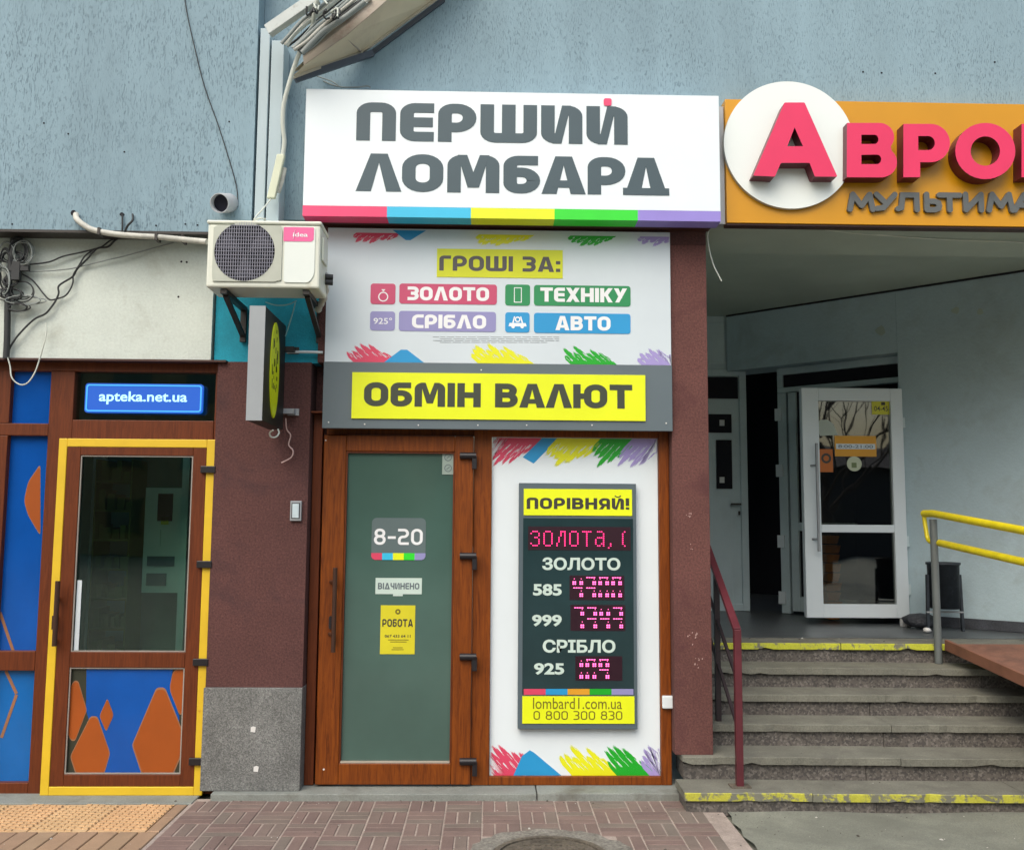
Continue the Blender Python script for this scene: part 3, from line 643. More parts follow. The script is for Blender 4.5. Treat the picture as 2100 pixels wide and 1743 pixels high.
dpart('sticker', 1476, 978, 1486, 990, .006, .003, M['paper'], dr)
dpart('handle', 1497, 1032, 1518, 1036, -.05, .02, M['dark_metal'], dr)
dpart('keyhole', 1514, 1048, 1518, 1056, -.01, .012, M['dark_metal'], dr)
# dark hallway behind the opening
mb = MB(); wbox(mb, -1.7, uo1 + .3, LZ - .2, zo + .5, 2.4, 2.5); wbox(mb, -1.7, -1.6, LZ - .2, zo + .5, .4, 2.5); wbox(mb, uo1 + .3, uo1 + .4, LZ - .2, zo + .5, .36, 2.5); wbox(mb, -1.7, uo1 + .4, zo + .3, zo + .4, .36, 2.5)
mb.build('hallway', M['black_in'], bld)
# door set inside the angled opening
so_ = .16
u0 = PW(1598, 1000, so_)[0]
mb = MB(); ut = PW(1648, 1000, so_)[0]
zlow = PW(1850, 772, so_)[1]
wbox(mb, u0, uo1 - .002, zlow - .05, zlow, so_, so_ + .07); wbox(mb, u0, uo1 - .002, zo - .07, zo - .002, so_, so_ + .07)
wbox(mb, u0, u0 + .09, LZ + .003, zlow - .052, so_, so_ + .07); wbox(mb, uo1 - .062, uo1 - .002, LZ + .003, zlow - .052, so_, so_ + .07)
wbox(mb, u0, u0 + .06, zlow, zo - .07, so_, so_ + .07)
ed = mb.build('door', M['white_old'], bld, bevel=.004)
mb = MB(); wbox(mb, u0 + .06, uo1 - .003, zlow + .001, zo - .071, so_ + .02, so_ + .04); mb.build('pane', M['black_in'], ed)
mb = MB(); wbox(mb, u0 + .12, u0 + .2, LZ + .03, zlow - .06, so_ - .02, so_ + .05); wbox(mb, u0 + .2, u0 + .75, LZ + .03, LZ + .17, so_ - .02, so_ + .05); wbox(mb, u0 + .2, u0 + .75, LZ + .8, LZ + .88, so_ - .02, so_ + .05)
mb.build('leaf', M['white_old'], ed, bevel=.004)
mb = MB(); wbox(mb, u0 + .2, u0 + .75, LZ + .171, zlow - .06, so_ + .01, so_ + .02); mb.build('leaf_pane', M['black_in'], ed)
for zz in (850, 965, 1110, 1225):
    z_ = PW(1605, zz, so_)[1]; mb = MB(); wbox(mb, u0 - .02, u0 + .05, z_ - .06, z_ + .06, so_ - .025, so_ - .001); mb.build('hinge', M['white'], ed)
# open leaf, facing the street
hy = W(uo1, LZ).y - .06
lx0, lx1, lz0, lz1 = RC(1649, 796, 1858, 1267, hy)
fw = P(1683, 1000, hy).x - lx0
leaf = MB().frame(lx0, lx1, lz0, lz1, (fw, fw * .72, P(1750, 1239, hy).z - lz0, lz1 - P(1750, 822, hy).z), hy, hy + .07)
zm0, zm1 = P(1765, 1092, hy).z, P(1765, 1076, hy).z
leaf.box(lx0 + fw, lx1 - fw * .72, hy + .002, hy + .068, zm0, zm1)
lf = leaf.build('open_door', M['white'], bld, bevel=.005, label='white glazed door leaf standing open in front of the entrance')
MB().box(lx0 + fw - .002, lx1 - fw * .72 + .002, hy + .03, hy + .04, lz0 + .05, lz1 - .05).build('pane', glass('recess_glass', (.6, .62, .58), .12), lf)
hb = MB(); hx = P(1671, 1000, hy).x; za, zb = P(1665, 1130, hy).z, P(1665, 910, hy).z
hb.tube([(hx, hy - .07, za), (hx, hy - .07, zb)], .013, 10); 
for z_ in (P(1665, 955, hy).z, P(1665, 1105, hy).z): hb.tube([(hx, hy - .07, z_), (hx - .03, hy + .001, z_)], .010, 8)
hb.build('handle', M['galv'], lf)
for z_ in (lz0 + .2, lz0 + .62, lz1 - .35): MB().box(lx1 - .002, lx1 + .018, hy + .0, hy + .03, z_, z_ + .09).build('hinge', M['white_old'], lf)
# stickers on that leaf
def sticker(name, x0, y0, x1, y1, Y, m_, label, cat='sticker', r=0):
    a, b, c, d = RC(x0, y0, x1, y1, Y); t_ = thing(name, label, cat, ((a + b) / 2, Y, c))
    mb_ = MB()
    if r: mb_.prism(rrect(a, b, c, d, r), Y, Y + .002)
    else: mb_.box(a, b, Y, Y + .002, c, d)
    mb_.build('backing', m_, t_); return t_, (a, b, c, d)
YS = hy + .026
t_, q = sticker('sticker', 1788, 822, 1834, 850, YS, M['st_yel'], 'small yellow sticker at the top right corner of the open white door')
mb = bf(MB(), '04-45-1', q[0] + .02, q[1] - .02, q[2] + .03, q[2] + .075, YS - .001, .01); mb.box(q[0] + .085, q[0] + .12, YS - .001, YS, q[3] - .04, q[3] - .012); mb.build('lettering', M['txt_dark'], t_)
t_, q = sticker('opening_hours_sign', 1712, 894, 1797, 936, YS, M['st_or'], 'orange opening hours sign with white band on the open white door', 'sign')
MB().box(q[0] + .01, q[1] - .01, YS - .001, YS, q[2] + .065, q[3] - .07).build('band', M['board_white'], t_)
bf(MB(), '8:00-21:00', q[0] + .03, q[1] - .03, q[2] + .075, q[3] - .08, YS - .002, .01).build('lettering', M['board_grey'], t_)
c_ = P(1752, 951, YS); t_ = thing('round_sticker', 'round cream sticker below the orange sign on the open white door', 'sticker', c_)
MB().cyl((c_.x, c_.z), .066, YS, YS + .002, 28).build('disc', flat('cream', (.5, .55, .4)), t_); MB().box(c_.x - .025, c_.x + .02, YS - .001, YS - .0002, c_.z - .035, c_.z + .01).build('mark', flat('mark_green', (.15, .2, .08)), t_)
a = P(1686, 880, YS); t_ = thing('paper_sign', 'pale paper tag with rounded top behind the handle of the open white door', 'sticker', a)
MB().prism([(a.x - .02, a.z - .06), (a.x + .14, a.z - .05), (a.x + .10, a.z + .05), (a.x + .05, a.z + .085), (a.x - .02, a.z + .08), (a.x - .05, a.z + .02)], YS, YS + .002).build('backing', flat('pale_paper', (.42, .48, .42)), t_)
a, b, c, d = RC(1681, 921, 1708, 968, YS); t_ = thing('poster', 'orange poster with a dark ring beside the handle of the open white door', 'poster', ((a + b) / 2, YS, c))
MB().box(a, b, YS, YS + .002, c, d).build('backing', flat('deep_orange', (.45, .12, .01)), t_); MB().ring(((a + b) / 2, (c + d) / 2 + .02), .045, .02, YS - .001, YS - .0002, 20).build('ring', M['txt_dark'], t_)

# ================================================================ STAIRS
RZ, TR, SY = .138, .276, -.325; ST = R_(-1.0)
sx0 = P(1404, 1632, -.3).x
st = thing('staircase', 'six worn concrete steps with yellow painted first and last edges leading up to the entrance', 'stairs', (sx0, SY, 0))
def srot(v):
    v = Vector(v); d = v - Vector((sx0, 0, 0)); return Vector((sx0, 0, 0)) + Matrix.Rotation(ST, 3, 'Z') @ d
rs = random.Random(11)
XE = 6.5
for i in range(6):
    z = .11 + RZ * i; yf = SY + TR * i; xs0 = sx0 if i == 0 else (P(1394, 1575, 0).x if i == 1 else XL + .004)
    if i == 1: xs0 = P(1396, 1575, 0).x
    x = xs0; k = 0; last = i == 5
    yb = yf + TR + .03 if not last else yf + .32
    while x < XE:
        wdt = rs.uniform(1.15, 1.5); x2 = min(x + wdt, XE)
        if i == 0 and k == 0: x2 = P(1665, 1630, -.3).x
        zt = z + rs.uniform(-.003, .002); yy = yf + rs.uniform(-.006, .004)
        # top slab with a chipped, uneven front edge
        n = max(6, int((x2 - x) / .06)); mb_ = MB(); fx = [x + .002 + (x2 - x - .004) * q / n for q in range(n + 1)]
        chips = [yy + (rs.uniform(.006, .02) if rs.random() < .10 else rs.uniform(0, .003)) for _ in fx]; low = [zt - .045 + (rs.uniform(.006, .018) if rs.random() < .10 else 0) for _ in fx]
        for q in range(n):
            a0, a1 = fx[q], fx[q + 1]
            v_ = [(a0, chips[q], low[q]), (a1, chips[q + 1], low[q + 1]), (a1, chips[q + 1] - .0, zt - .004), (a0, chips[q], zt - .004), (a0, chips[q] + .005, zt), (a1, chips[q + 1] + .005, zt), (a0, yb, zt), (a1, yb, zt), (a0, yb, zt - .045), (a1, yb, zt - .045)]
            yl = i in (0, 5)
            mb_.add(v_, [(0, 1, 2, 3), (3, 2, 5, 4)], 1 if yl else 0)
            mb_.add(v_, [(4, 5, 7, 6), (0, 8, 9, 1)], 0)
        mb_.add([(fx[0], chips[0], low[0]), (fx[0], yb, zt - .045), (fx[0], yb, zt), (fx[0], chips[0], zt - .004)], [(0, 3, 2, 1)]); mb_.add([(fx[-1], chips[-1], low[-1]), (fx[-1], yb, zt - .045), (fx[-1], yb, zt), (fx[-1], chips[-1], zt - .004)], [(0, 1, 2, 3)])
        ty = M['step_yellow'] if i == 0 else M['step_yellow2']
        mb_.xf(srot).build('tread', [M['tread'], ty], st)
        x = x2; k += 1
    x = xs0 + .012
    while x < XE:
        x2 = min(x + rs.uniform(.85, 1.25), XE)
        MB().box(x + .002, x2 - .002, yf + .026 + rs.uniform(0, .004), yf + .3, max(-.02, z - RZ) - .002, z - .047).xf(srot).build('riser', M['riser'], st)
        x = x2
# light mortar lines between riser blocks are left as the recessed joints; core behind them
MB().box(xs0 + .05, XE, .3, 1.1, 0, .3).build('core', M['tread'], st)
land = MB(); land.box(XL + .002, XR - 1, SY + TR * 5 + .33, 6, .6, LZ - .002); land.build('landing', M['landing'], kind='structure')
# ---------------- left hand rail
hx = PZ(1517, 1612, .11).x
hr = thing('stair_handrail', 'maroon steel handrail going up the left side of the steps beside the brown pillar', 'handrail', (hx, -.15, .11))
def ph(px, py, X=hx):
    d = ray(px, py); return CAM + d * ((X - CAMX) / d.x)
y1 = PZ(1517, 1612, .11).y; zt1 = P(1517, 1290, y1).z; y2 = PZ(1480, 1478, .386).y; zt2 = P(1477, 1172, y2).z
sl_ = (zt2 - zt1) / (y2 - y1); y3 = y1 + 1.75; zt3 = zt1 + sl_ * (y3 - y1)
MB().bar((hx, y1, .11), (hx, y1, zt1), .042, .042).build('post', M['maroon'], hr, bevel=.003)
MB().bar((hx, y1 - .0, zt1 - .005), (hx, y3, zt3), .045, .028).build('top_rail', M['maroon'], hr, bevel=.003)
MB().bar((hx, y2, .386), (hx, y2, zt2 - .02), .034, .034).build('post', M['rail_dark'], hr)
MB().bar((hx, y3 - .1, .80), (hx, y3 - .1, zt3 - .05), .034, .034).build('post', M['rail_dark'], hr)
for dz in (.30, .58): MB().bar((hx, y1 + .02, zt1 - dz), (hx, y3 - .1, zt3 - dz - .06), .018, .018).build('lower_rail', M['rail_dark'], hr)
MB().box(hx - .06, hx + .06, y1 - .045, y1 + .045, .1085, .116).build('base_plate', M['iron'], hr)
# ---------------- ramp and its yellow rails
rp0 = PZ(1945, 1322, LZ); rend = -1.9
slp = .085
rx0 = rp0.x
rm = thing('ramp', 'rust brown metal ramp running down over the steps at the right edge', 'ramp', (rx0 + .5, rp0.y, LZ))
MB().add([(rx0, rp0.y, LZ + .006), (rx0 + 1.3, rp0.y, LZ + .006), (rx0 + 1.3, rend, LZ - slp * (rp0.y - rend)), (rx0, rend, LZ - slp * (rp0.y - rend)),
          (rx0, rp0.y, LZ - .03), (rx0 + 1.3, rp0.y, LZ - .03), (rx0 + 1.3, rend, LZ - .04 - slp * (rp0.y - rend)), (rx0, rend, LZ - .04 - slp * (rp0.y - rend))],
         [(0, 3, 2, 1), (4, 5, 6, 7), (0, 4, 7, 3), (1, 2, 6, 5), (0, 1, 5, 4), (2, 3, 7, 6)]).build('deck', M['ramp'], rm)
MB().bar((rx0 - .015, rp0.y, LZ), (rx0 - .015, rend, LZ - .01 - slp * (rp0.y - rend)), .028, .075).build('side_channel', M['ramp_edge'], rm, bevel=.003)
MB().bar((rx0 - .0, rend, .4), (rx0, rend, 0), .05, .05).build('leg', M['ramp_edge'], rm)
rr_ = thing('ramp_handrail', 'yellow tubular double handrail on a grey post at the top of the rusty ramp', 'handrail', (rx0 - .07, rp0.y, .662))
pb = PZ(1925, 1360, .662); px_ = pb.x; py_ = pb.y; ztop = P(1924, 1062, py_).z
MB().tube([(px_, py_, .662), (px_, py_, ztop - .01)], .027, 14).build('post', M['post_grey'], rr_)
zr1 = P(1922, 1053, py_).z; yE = -2.0
q1 = ph(2100, 1088, px_ + .0); q2 = ph(2100, 1155, px_)
s1 = (q1.z - zr1) / (q1.y - py_); zr2 = P(1928, 1113, py_).z; s2 = (q2.z - zr2) / (q2.y - py_)
MB().tube([(px_ - .004, py_ + .14, zr1 - .0), (px_, py_ + .08, zr1), (px_, py_, zr1), (px_, yE, zr1 + s1 * (yE - py_))], .027, 14).build('top_rail', M['rail_yellow'], rr_)
MB().tube([(px_ + .028, py_ - .03, zr2), (px_ + .028, yE, zr2 + s2 * (yE - py_))], .026, 14).build('lower_rail', M['rail_yellow'], rr_)
MB().tube(smoothpts([(px_ - .006, py_ + .135, zr1 - .01), (px_ - .004, py_ + .12, zr1 - .1), (px_ - .005, py_ + .08, zr2 + .02), (px_ + .01, py_ + .02, zr2)]), .016, 10).build('end_loop', M['rail_yellow'], rr_)
MB().tube([(px_, yE, 0), (px_, yE, zr1 + s1 * (yE - py_) - .02)], .027, 12).build('post', M['post_grey'], rr_)
# ---------------- bin and litter on the landing
bp_ = PZ(1939, 1294, LZ); bt = thing('litter_bin', 'black metal litter bin on legs behind the grey rail post on the landing', 'bin', bp_)
sc_ = (bp_.y + 6) / F
def cylz(mb, c, prof, n=24, mi=0):
    rings = [[(c.x + r * math.cos(2 * math.pi * k / n), c.y + r * math.sin(2 * math.pi * k / n), z) for k in range(n)] for r, z in prof]
    vs = [v for g in rings for v in g]
    mb.add(vs, [(i * n + k, i * n + (k + 1) % n, (i + 1) * n + (k + 1) % n, (i + 1) * n + k) for i in range(len(prof) - 1) for k in range(n)], mi, True); return mb
zb_, zt_ = P(1939, 1247, bp_.y).z, P(1939, 1153, bp_.y).z; rb = 31 * sc_
cylz(MB(), bp_, [(.001, zb_), (rb * .93, zb_), (rb, zt_ - .02), (rb * 1.08, zt_ - .018), (rb * 1.08, zt_), (rb * .97, zt_), (rb * .9, zb_ + .05), (.001, zb_ + .05)]).build('bucket', M['bin'], bt)
for s_ in (-1, 1):
    MB().bar((bp_.x + s_ * (rb + .02), bp_.y, LZ), (bp_.x + s_ * (rb + .01), bp_.y, P(1939, 1178, bp_.y).z), .02, .028).build('leg', M['bin'], bt)
MB().bar((bp_.x - rb - .03, bp_.y, zb_ - .03), (bp_.x + rb + .03, bp_.y, zb_ - .03), .03, .012).build('crossbar', M['galv'], bt)
def lump(name, px, py, r, m_, label, cat, fl=.6, seed=1):
    c = PZ(px, py, LZ); rr2 = random.Random(seed); mb_ = MB(); n = 10; prof = 5; rings = []
    for i in range(prof + 1):
        t = math.pi * i / prof
        rings.append([(c.x + r * math.sin(t) * math.cos(2 * math.pi * k / n) * rr2.uniform(.75, 1.15), c.y + r * math.sin(t) * math.sin(2 * math.pi * k / n) * rr2.uniform(.75, 1.15), LZ + r * fl * (1 - math.cos(t))) for k in range(n)])
    vs = [v for g in rings for v in g]
    mb_.add(vs, [(i * n + k, i * n + (k + 1) % n, (i + 1) * n + (k + 1) % n, (i + 1) * n + k) for i in range(prof) for k in range(n)], 0, True)
    mb_.build(name, m_, label=label, cat=cat)
lump('debris_heap', 1888, 1288, .15, M['debris'], 'low dark debris bag on the floor between the door and the bin', 'heap', .42, 2)  # bump of dark debris lying against the wall
c = PZ(1857, 1284, LZ); MB().box(c.x - .035, c.x + .035, c.y - .03, c.y + .03, LZ, LZ + .06).build('paper_cup', M['paper'], label='small white cup standing on the landing below the open door', cat='cup')
lump('crumpled_paper', 1901, 1297, .035, M['paper'], 'crumpled white paper on the landing just left of the bin', 'paper', .6, 5)

bsk = P(1702, 1240, hy + .42); bs = thing('added_orange_stack', 'stack of orange baskets added behind the lower glass of the open door for its warm reflections', 'baskets', (bsk.x, bsk.y, LZ))  # added stack, standing in for the warm reflections in the door glass
ob_ = flat('orange_plastic', (.75, .24, .01), .4); hb_ = (P(1702, 1098, hy + .42).z - LZ) / 9
for k in range(9):
    z_ = LZ + .012 + k * hb_; wq = .060 + .012 * (k % 2)
    MB().add([(bsk.x - wq + .012, bsk.y - .1, z_), (bsk.x + wq - .012, bsk.y - .1, z_), (bsk.x + wq - .012, bsk.y + .1, z_), (bsk.x - wq + .012, bsk.y + .1, z_), (bsk.x - wq, bsk.y - .12, z_ + hb_ * .85), (bsk.x + wq, bsk.y - .12, z_ + hb_ * .85), (bsk.x + wq, bsk.y + .12, z_ + hb_ * .85), (bsk.x - wq, bsk.y + .12, z_ + hb_ * .85)],
             [(0, 3, 2, 1), (4, 5, 6, 7), (0, 1, 5, 4), (1, 2, 6, 5), (2, 3, 7, 6), (3, 0, 4, 7)]).build('basket', ob_, bs)

# ================================================================ PHARMACY SHOPFRONT (left)
YF = .06
fx0, fx1, fz0, fz1 = RC(92, 752, 458, 1634, YF - .02)
sf0, sf1, sz0, sz1 = RC(-260, 748, 452, 1628, YF)
mx = RC(88, 750, 118, 1620, YF)[:2]           # mullion between the blue window and the door
zT = P(290, 742, YF).z; zB = P(250, 1628, YF).z; zt_0 = P(290, 881, YF).z; ztr = P(290, 893, YF).z
xR = P(452, 1000, YF).x; xR2 = P(436, 1200, YF).x
shop = MB()
shop.box(-6, xR + .02, YF, YF + .1, P(290, 763, YF).z, zT)                       # head
shop.box(mx[0] - .02, mx[1] + .04, YF, YF + .1, zB, P(290, 763, YF).z - .001)          # mullion
shop.box(xR2 - .03, xR + .02, YF, YF + .1, zB, P(290, 763, YF).z - .001)               # right jamb
shop.box(mx[1] + .041, xR2 - .031, YF - .004, YF + .1, ztr - .03, P(290, 862, YF).z)   # rail under the transom
sh = shop.build('shop_window', M['wood_d'], bld, bevel=.004)
# flashing above
MB().box(-6, xR + .03, -.03, YF + .1, zT + .002, zw0 - .002).build('flashing', M['frame_dark'], bld)
# transom pane
a, b, c, d = RC(143, 762, 446, 862, YF)
MB().box(mx[1] + .035, xR2 - .02, YF + .04, YF + .05, c + .001, d + .01).build('pane', M['glass'], sh)
# left fixed window : three blue panes
wx = mx[0] - .02
wz = [P(45, y, YF).z for y in (757, 868, 893, 1335, 1375, 1605, 1625)]
fr = MB(); fr.box(-6, wx - .001, YF + .002, YF + .09, wz[2], wz[1]); fr.box(-6, wx - .001, YF + .002, YF + .09, wz[4], wz[3]); fr.box(-6, wx - .001, YF + .002, YF + .09, zB, wz[5])
xmL = P(12, 950, YF).x; xmL0 = xmL - .09
for za, zb in ((wz[1], wz[0] - .001), (wz[3], wz[2]), (wz[5], wz[4])):
    fr.box(xmL0, xmL, YF + .003, YF + .09, za + .001, zb - .001)
fr.build('window_rail', M['wood_d'], sh, bevel=.004)
for za, zb, mm in ((wz[1], wz[0], 'blue_film'), (wz[3], wz[2], 'blue_film'), (wz[5], wz[4], 'cyan_film')):
    MB().box(xmL, wx, YF + .045, YF + .055, za, zb).build('pane', M[mm], sh)
    MB().box(-6, xmL0, YF + .045, YF + .055, za, zb).build('pane', M[mm], sh)
# decals on the tall pane
YD = YF + .0445
def poly_px(pts, Y, rad=0): return [(P(x, y, Y).x, P(x, y, Y).z) for x, y in pts]
def roundpoly(pts, r):
    out = []; n = len(pts)
    for i in range(n):
        p = Vector(pts[i]); a = Vector(pts[i - 1]); b = Vector(pts[(i + 1) % n]); ra = min(r, (a - p).length * .4); rb2 = min(r, (b - p).length * .4)
        s0 = p + (a - p).normalized() * ra; s1 = p + (b - p).normalized() * rb2
        for k in range(6):
            t = k / 5; out.append(tuple(s0 * (1 - t) ** 2 + p * 2 * t * (1 - t) + s1 * t * t))
    return out
def decal(pts, Y, par, rad=.03, grow=1.06):
    q = poly_px(pts, Y); cx_ = sum(p[0] for p in q) / len(q); cz_ = sum(p[1] for p in q) / len(q)
    MB().prism(roundpoly([(cx_ + (p[0] - cx_) * grow, cz_ + (p[1] - cz_) * grow) for p in q], rad), Y - .0006, Y).build('decal_edge', M['film_edge'], par)
    MB().prism(roundpoly(q, rad), Y - .0014, Y - .0008).build('decal', M['orange_film'], par)
decal([(82, 955), (82, 1095), (58, 1055), (50, 1027), (58, 990)], YD, sh)
mb = MB(); mb.bar(P(0, 1255, YD), P(28, 1337, YD), .003, .018); mb.build('decal', M['film_edge'], sh)
mb = MB(); mb.bar(P(12, 1375, YD), P(34, 1422, YD), .003, .018); mb.bar(P(34, 1424, YD), P(3, 1512, YD), .003, .018); mb.build('decal', M['film_edge'], sh)
# ---- pharmacy door
YDR = .015
X0, X1, Z0, Z1 = RC(101, 900, 428, 1631, YDR)
yw = .052
yel = MB().frame(X0, X1, Z0, Z1, yw, YDR, YDR + .03)
ydoor = yel.build('door', M['yellow'], bld, bevel=.004, label='brown glazed shop door outlined by a bright yellow border')
i0, i1, j0, j1 = X0 + yw, X1 - yw, Z0 + yw, Z1 - yw
gx0, gx1 = P(150, 1140, YDR).x, P(397, 1140, YDR).x
gx0 = i0 + .085; gx1 = i1 - .085
zA, zBm = P(280, 934, YDR).z, P(280, 1337, YDR).z; zC, zD = P(280, 1369, YDR).z, P(260, 1588, YDR).z
lb = MB(); lb.box(i0, gx0, YDR + .004, YDR + .05, j0, j1); lb.box(gx1, i1, YDR + .004, YDR + .05, j0, j1)
lb.box(gx0, gx1, YDR + .004, YDR + .05, zA, j1); lb.box(gx0, gx1, YDR + .004, YDR + .05, zC, zBm); lb.box(gx0, gx1, YDR + .004, YDR + .05, j0, zD)
lb.build('leaf_frame', M['wood_d'], ydoor, bevel=.004)
gk = MB()
gk.frame(gx0 + .001, gx1 - .001, zBm + .001, zA - .001, .007, YDR + .01, YDR + .02); gk.frame(gx0 + .001, gx1 - .001, zD + .001, zC - .001, .007, YDR + .01, YDR + .02)
gk.build('glazing_bead', mat('bead', (.30, .28, .25), .5), ydoor)
MB().box(gx0, gx1, YDR + .03, YDR + .036, zBm, zA).build('pane', M['glass'], ydoor)
MB().box(gx0, gx1, YDR + .03, YDR + .036, zD, zC).build('pane', M['olive'], ydoor)
YP = YDR + .0295
z4 = lambda l: [(x * .3362, 1294.5 + y * .3362) for x, y in l]
MB().prism(poly_px(z4([(528, 228), (1055, 228), (1036, 340), (1095, 520), (1065, 872), (640, 872), (525, 480)]), YP), YP - .0008, YP).build('blue_decal', M['blue_film'], ydoor)
YP -= .001
for pts, rd in ((z4([(450, 308), (476, 308), (527, 480), (458, 660), (430, 655), (398, 560), (400, 400)]), .02), (z4([(552, 525), (592, 525), (667, 740), (630, 868), (468, 868), (433, 760)]), .02), (z4([(655, 410), (692, 510), (648, 608), (608, 515)]), .02),
                (z4([(955, 355), (1005, 355), (1134, 672), (1050, 868), (872, 868), (812, 690)]), .022), (z4([(1060, 235), (1145, 235), (1143, 440), (1100, 515), (1035, 350)]), .035)):
    decal(pts, YP, ydoor, rd, 1.05)
MB().box(gx0 + .012, gx0 + .04, YDR + .0255, YDR + .0285, zBm + .005, P(150, 1190, YDR).z).build('white_strip', M['board_white'], ydoor)
hm = MB(); hX = P(124, 1255, YDR).x; hz0, hz1 = P(124, 1322, YDR).z, P(124, 1190, YDR).z
hm.tube([(hX, YDR - .06, hz0), (hX, YDR - .06, hz1)], .015, 10)
for zz in (1225, 1312): z_ = P(124, zz, YDR).z; hm.tube([(hX, YDR - .06, z_), (hX - .03, YDR + .005, z_)], .013, 8)
hm.box(hX - .045, hX - .015, YDR - .012, YDR + .0, P(115, 1290, YDR).z, P(115, 1262, YDR).z)
hm.build('handle', M['handle'], ydoor)
for yy in (963, 1157, 1357, 1560):
    z_ = P(428, yy, YDR).z; xh = X1 - yw - .03
    MB().box(xh, X1 + .012, YDR - .022, YDR - .001, z_ - .022, z_ + .022).build('hinge', M['black'], ydoor, bevel=.004)
# hinge backing plate
# interior of the pharmacy
mb = MB(); mb.box(-6, .3 + X1, 1.6, 1.65, 0, 3); mb.box(-6, X1 + .3, .2, 1.6, -.012, .0); mb.box(X1 + .25, X1 + .3, .42, 1.6, 0, 3); mb.box(-6, X1 + .25, .42, 1.6, 2.95, 3.0); mb.build('interior', M['dim'], bld)
xi = lambda px: P(px, 1100, 1.0).x
zi = lambda py: P(280, py, 1.0).z
MB().box(xi(295), xi(372), 1.0, 1.03, zi(1215), zi(1000)).build('notice_board', M['dim2'], bld)
ri = random.Random(12)
for x0, y0, x1, y1, mm in ((322, 1012, 352, 1068, 'black_in'), (330, 1060, 345, 1075, 'st_yel'), (300, 1085, 330, 1120, 'dim2'), (305, 1140, 360, 1160, 'disp_frame'), (305, 1175, 345, 1200, 'board_grey')):
    MB().box(xi(x0), xi(x1), .985, .999, zi(y1), zi(y0)).build('notice', M[mm], bld)
it = MB()
it.box(xi(195), xi(198), .95, 1.25, 0, 2.1); it.box(xi(268), xi(271), .95, 1.25, 0, 2.1)
for k in range(9):
    z_ = .25 + k * .21; it.box(xi(198), xi(268), .95, 1.25, z_, z_ + .015); x_ = xi(200)
    while x_ < xi(262):
        w_ = ri.uniform(.02, .06); it.box(x_, x_ + w_, .97 + ri.uniform(0, .05), 1.2, z_ + .016, z_ + ri.uniform(.07, .17)); x_ += w_ + ri.uniform(.003, .02)
it.build('shelf_rack', M['dim3'], bld)
MB().box(xi(160), xi(188), 1.2, 1.24, 0, 2.3).build('door_panel', M['white_old'], bld)
MB().box(xi(378), xi(392), .9, .95, 0, 2.3).build('door_edge', M['white_old'], bld)
# lit web address sign
YA = YF - .006
a, b, c, d = RC(174, 787, 416, 847, YA)
ap = thing('lit_web_sign', 'small lit blue sign reading apteka.net.ua in the window above the yellow door', 'sign', ((a + b) / 2, YA, c))
MB().prism(rrect(a, b, c, d, .02), YA, YA + .02).build('panel', M['lit_blue'], ap)
o1 = rrect(a + .008, b - .008, c + .008, d - .008, .018); o2 = rrect(a + .016, b - .016, c + .016, d - .016, .012)
mb = MB(); mb.loop(o1, o2, YA - .004, YA - .0005); mb.build('neon_border', M['lit_cyan'], ap)
x0_, x1_, z0_, z1_ = RC(203, 803, 384, 830, YA)
bf(MB(), 'apteka.net.ua', x0_, x1_, z0_, z1_, YA - .001, .018).build('lettering', M['lit_white'], ap)

# ================================================================ PAWNSHOP FRONT
YO = .10
dx0, dx1, dz0, dz1 = RC(650, 880, 1388, 1613, YO)
zO = P(1000, 884, YO).z; zOb = .041
xa0 = P(652, 1250, YO).x; xm0, xm1 = P(975, 1250, YO).x, P(1006, 1250, YO).x; xz1 = P(1384, 1250, YO).x
# fixed outer frame with the window part
of = MB(); fwid = .05
jl = MB().box(xp1 + .006, xa0 + .0, YO + .0, YO + .06, zOb, zO + .1)
of.box(xm0 - .02, xm1, YO, YO + .08, zOb, zO + .1)
of.box(xz1 - .095, xq0 - .002, YO, YO + .08, zOb, zO + .1)
of.box(xm1, xz1 - .095, YO + .001, YO + .08, P(1180, 897, YO).z, zO + .1)
of.box(xm1, xz1 - .095, YO + .001, YO + .08, zOb, P(1180, 1592, YO).z)
of.box(xa0 + .02, xm0 - .02, YO + .03, YO + .08, P(820, 892, YO).z, zO + .1)
win = of.build('window', M['wood'], bld, bevel=.004, label='oak brown framed shop window beside the glazed door')
jl.build('side_jamb', M['wood_d'], win, bevel=.003)
mb = MB(); mb.box(xp1 + .001, xz1, -.0 + .02, YO + .1, zO + .1, zO + .11); mb.build('cover_strip', M['wood_d'], win)
# door leaf
YLf = YO - .03
L0, L1, zL0, zL1 = RC(655, 893, 968, 1609, YLf)
dw = .165
g0, g1, gz0, gz1 = RC(702, 926, 929, 1565, YLf)
df = MB(); df.box(L0, g0, YLf, YLf + .06, zL0, zL1); df.box(g1, L1, YLf, YLf + .06, zL0, zL1); df.box(g0, g1, YLf, YLf + .06, gz1, zL1); df.box(g0, g1, YLf, YLf + .06, zL0, gz0)
md = df.build('door', M['wood'], bld, bevel=.006, label='oak brown door with frosted grey-green glass and black hinges')
MB().box(g0, g1, YLf + .03, YLf + .04, gz0, gz1).build('frosted_pane', M['frost'], md)
bd = MB(); bd.frame(g0 + .001, g1 - .001, gz0 + .001, gz1 - .001, .009, YLf + .008, YLf + .029); bd.build('glazing_bead', M['wood_d'], md)
MB().box(g0 + .01, g1 - .01, YLf + .004, YLf + .02, gz0 + .0005, gz0 + .012).build('bottom_bead', mat('bead_light', (.38, .34, .28), .5), md)
hm = MB(); hX = P(689, 1245, YLf).x; zz0, zz1 = P(689, 1334, YLf).z, P(689, 1163, YLf).z
hm.tube([(hX, YLf - .07, zz0), (hX, YLf - .07, zz1)], .014, 10)
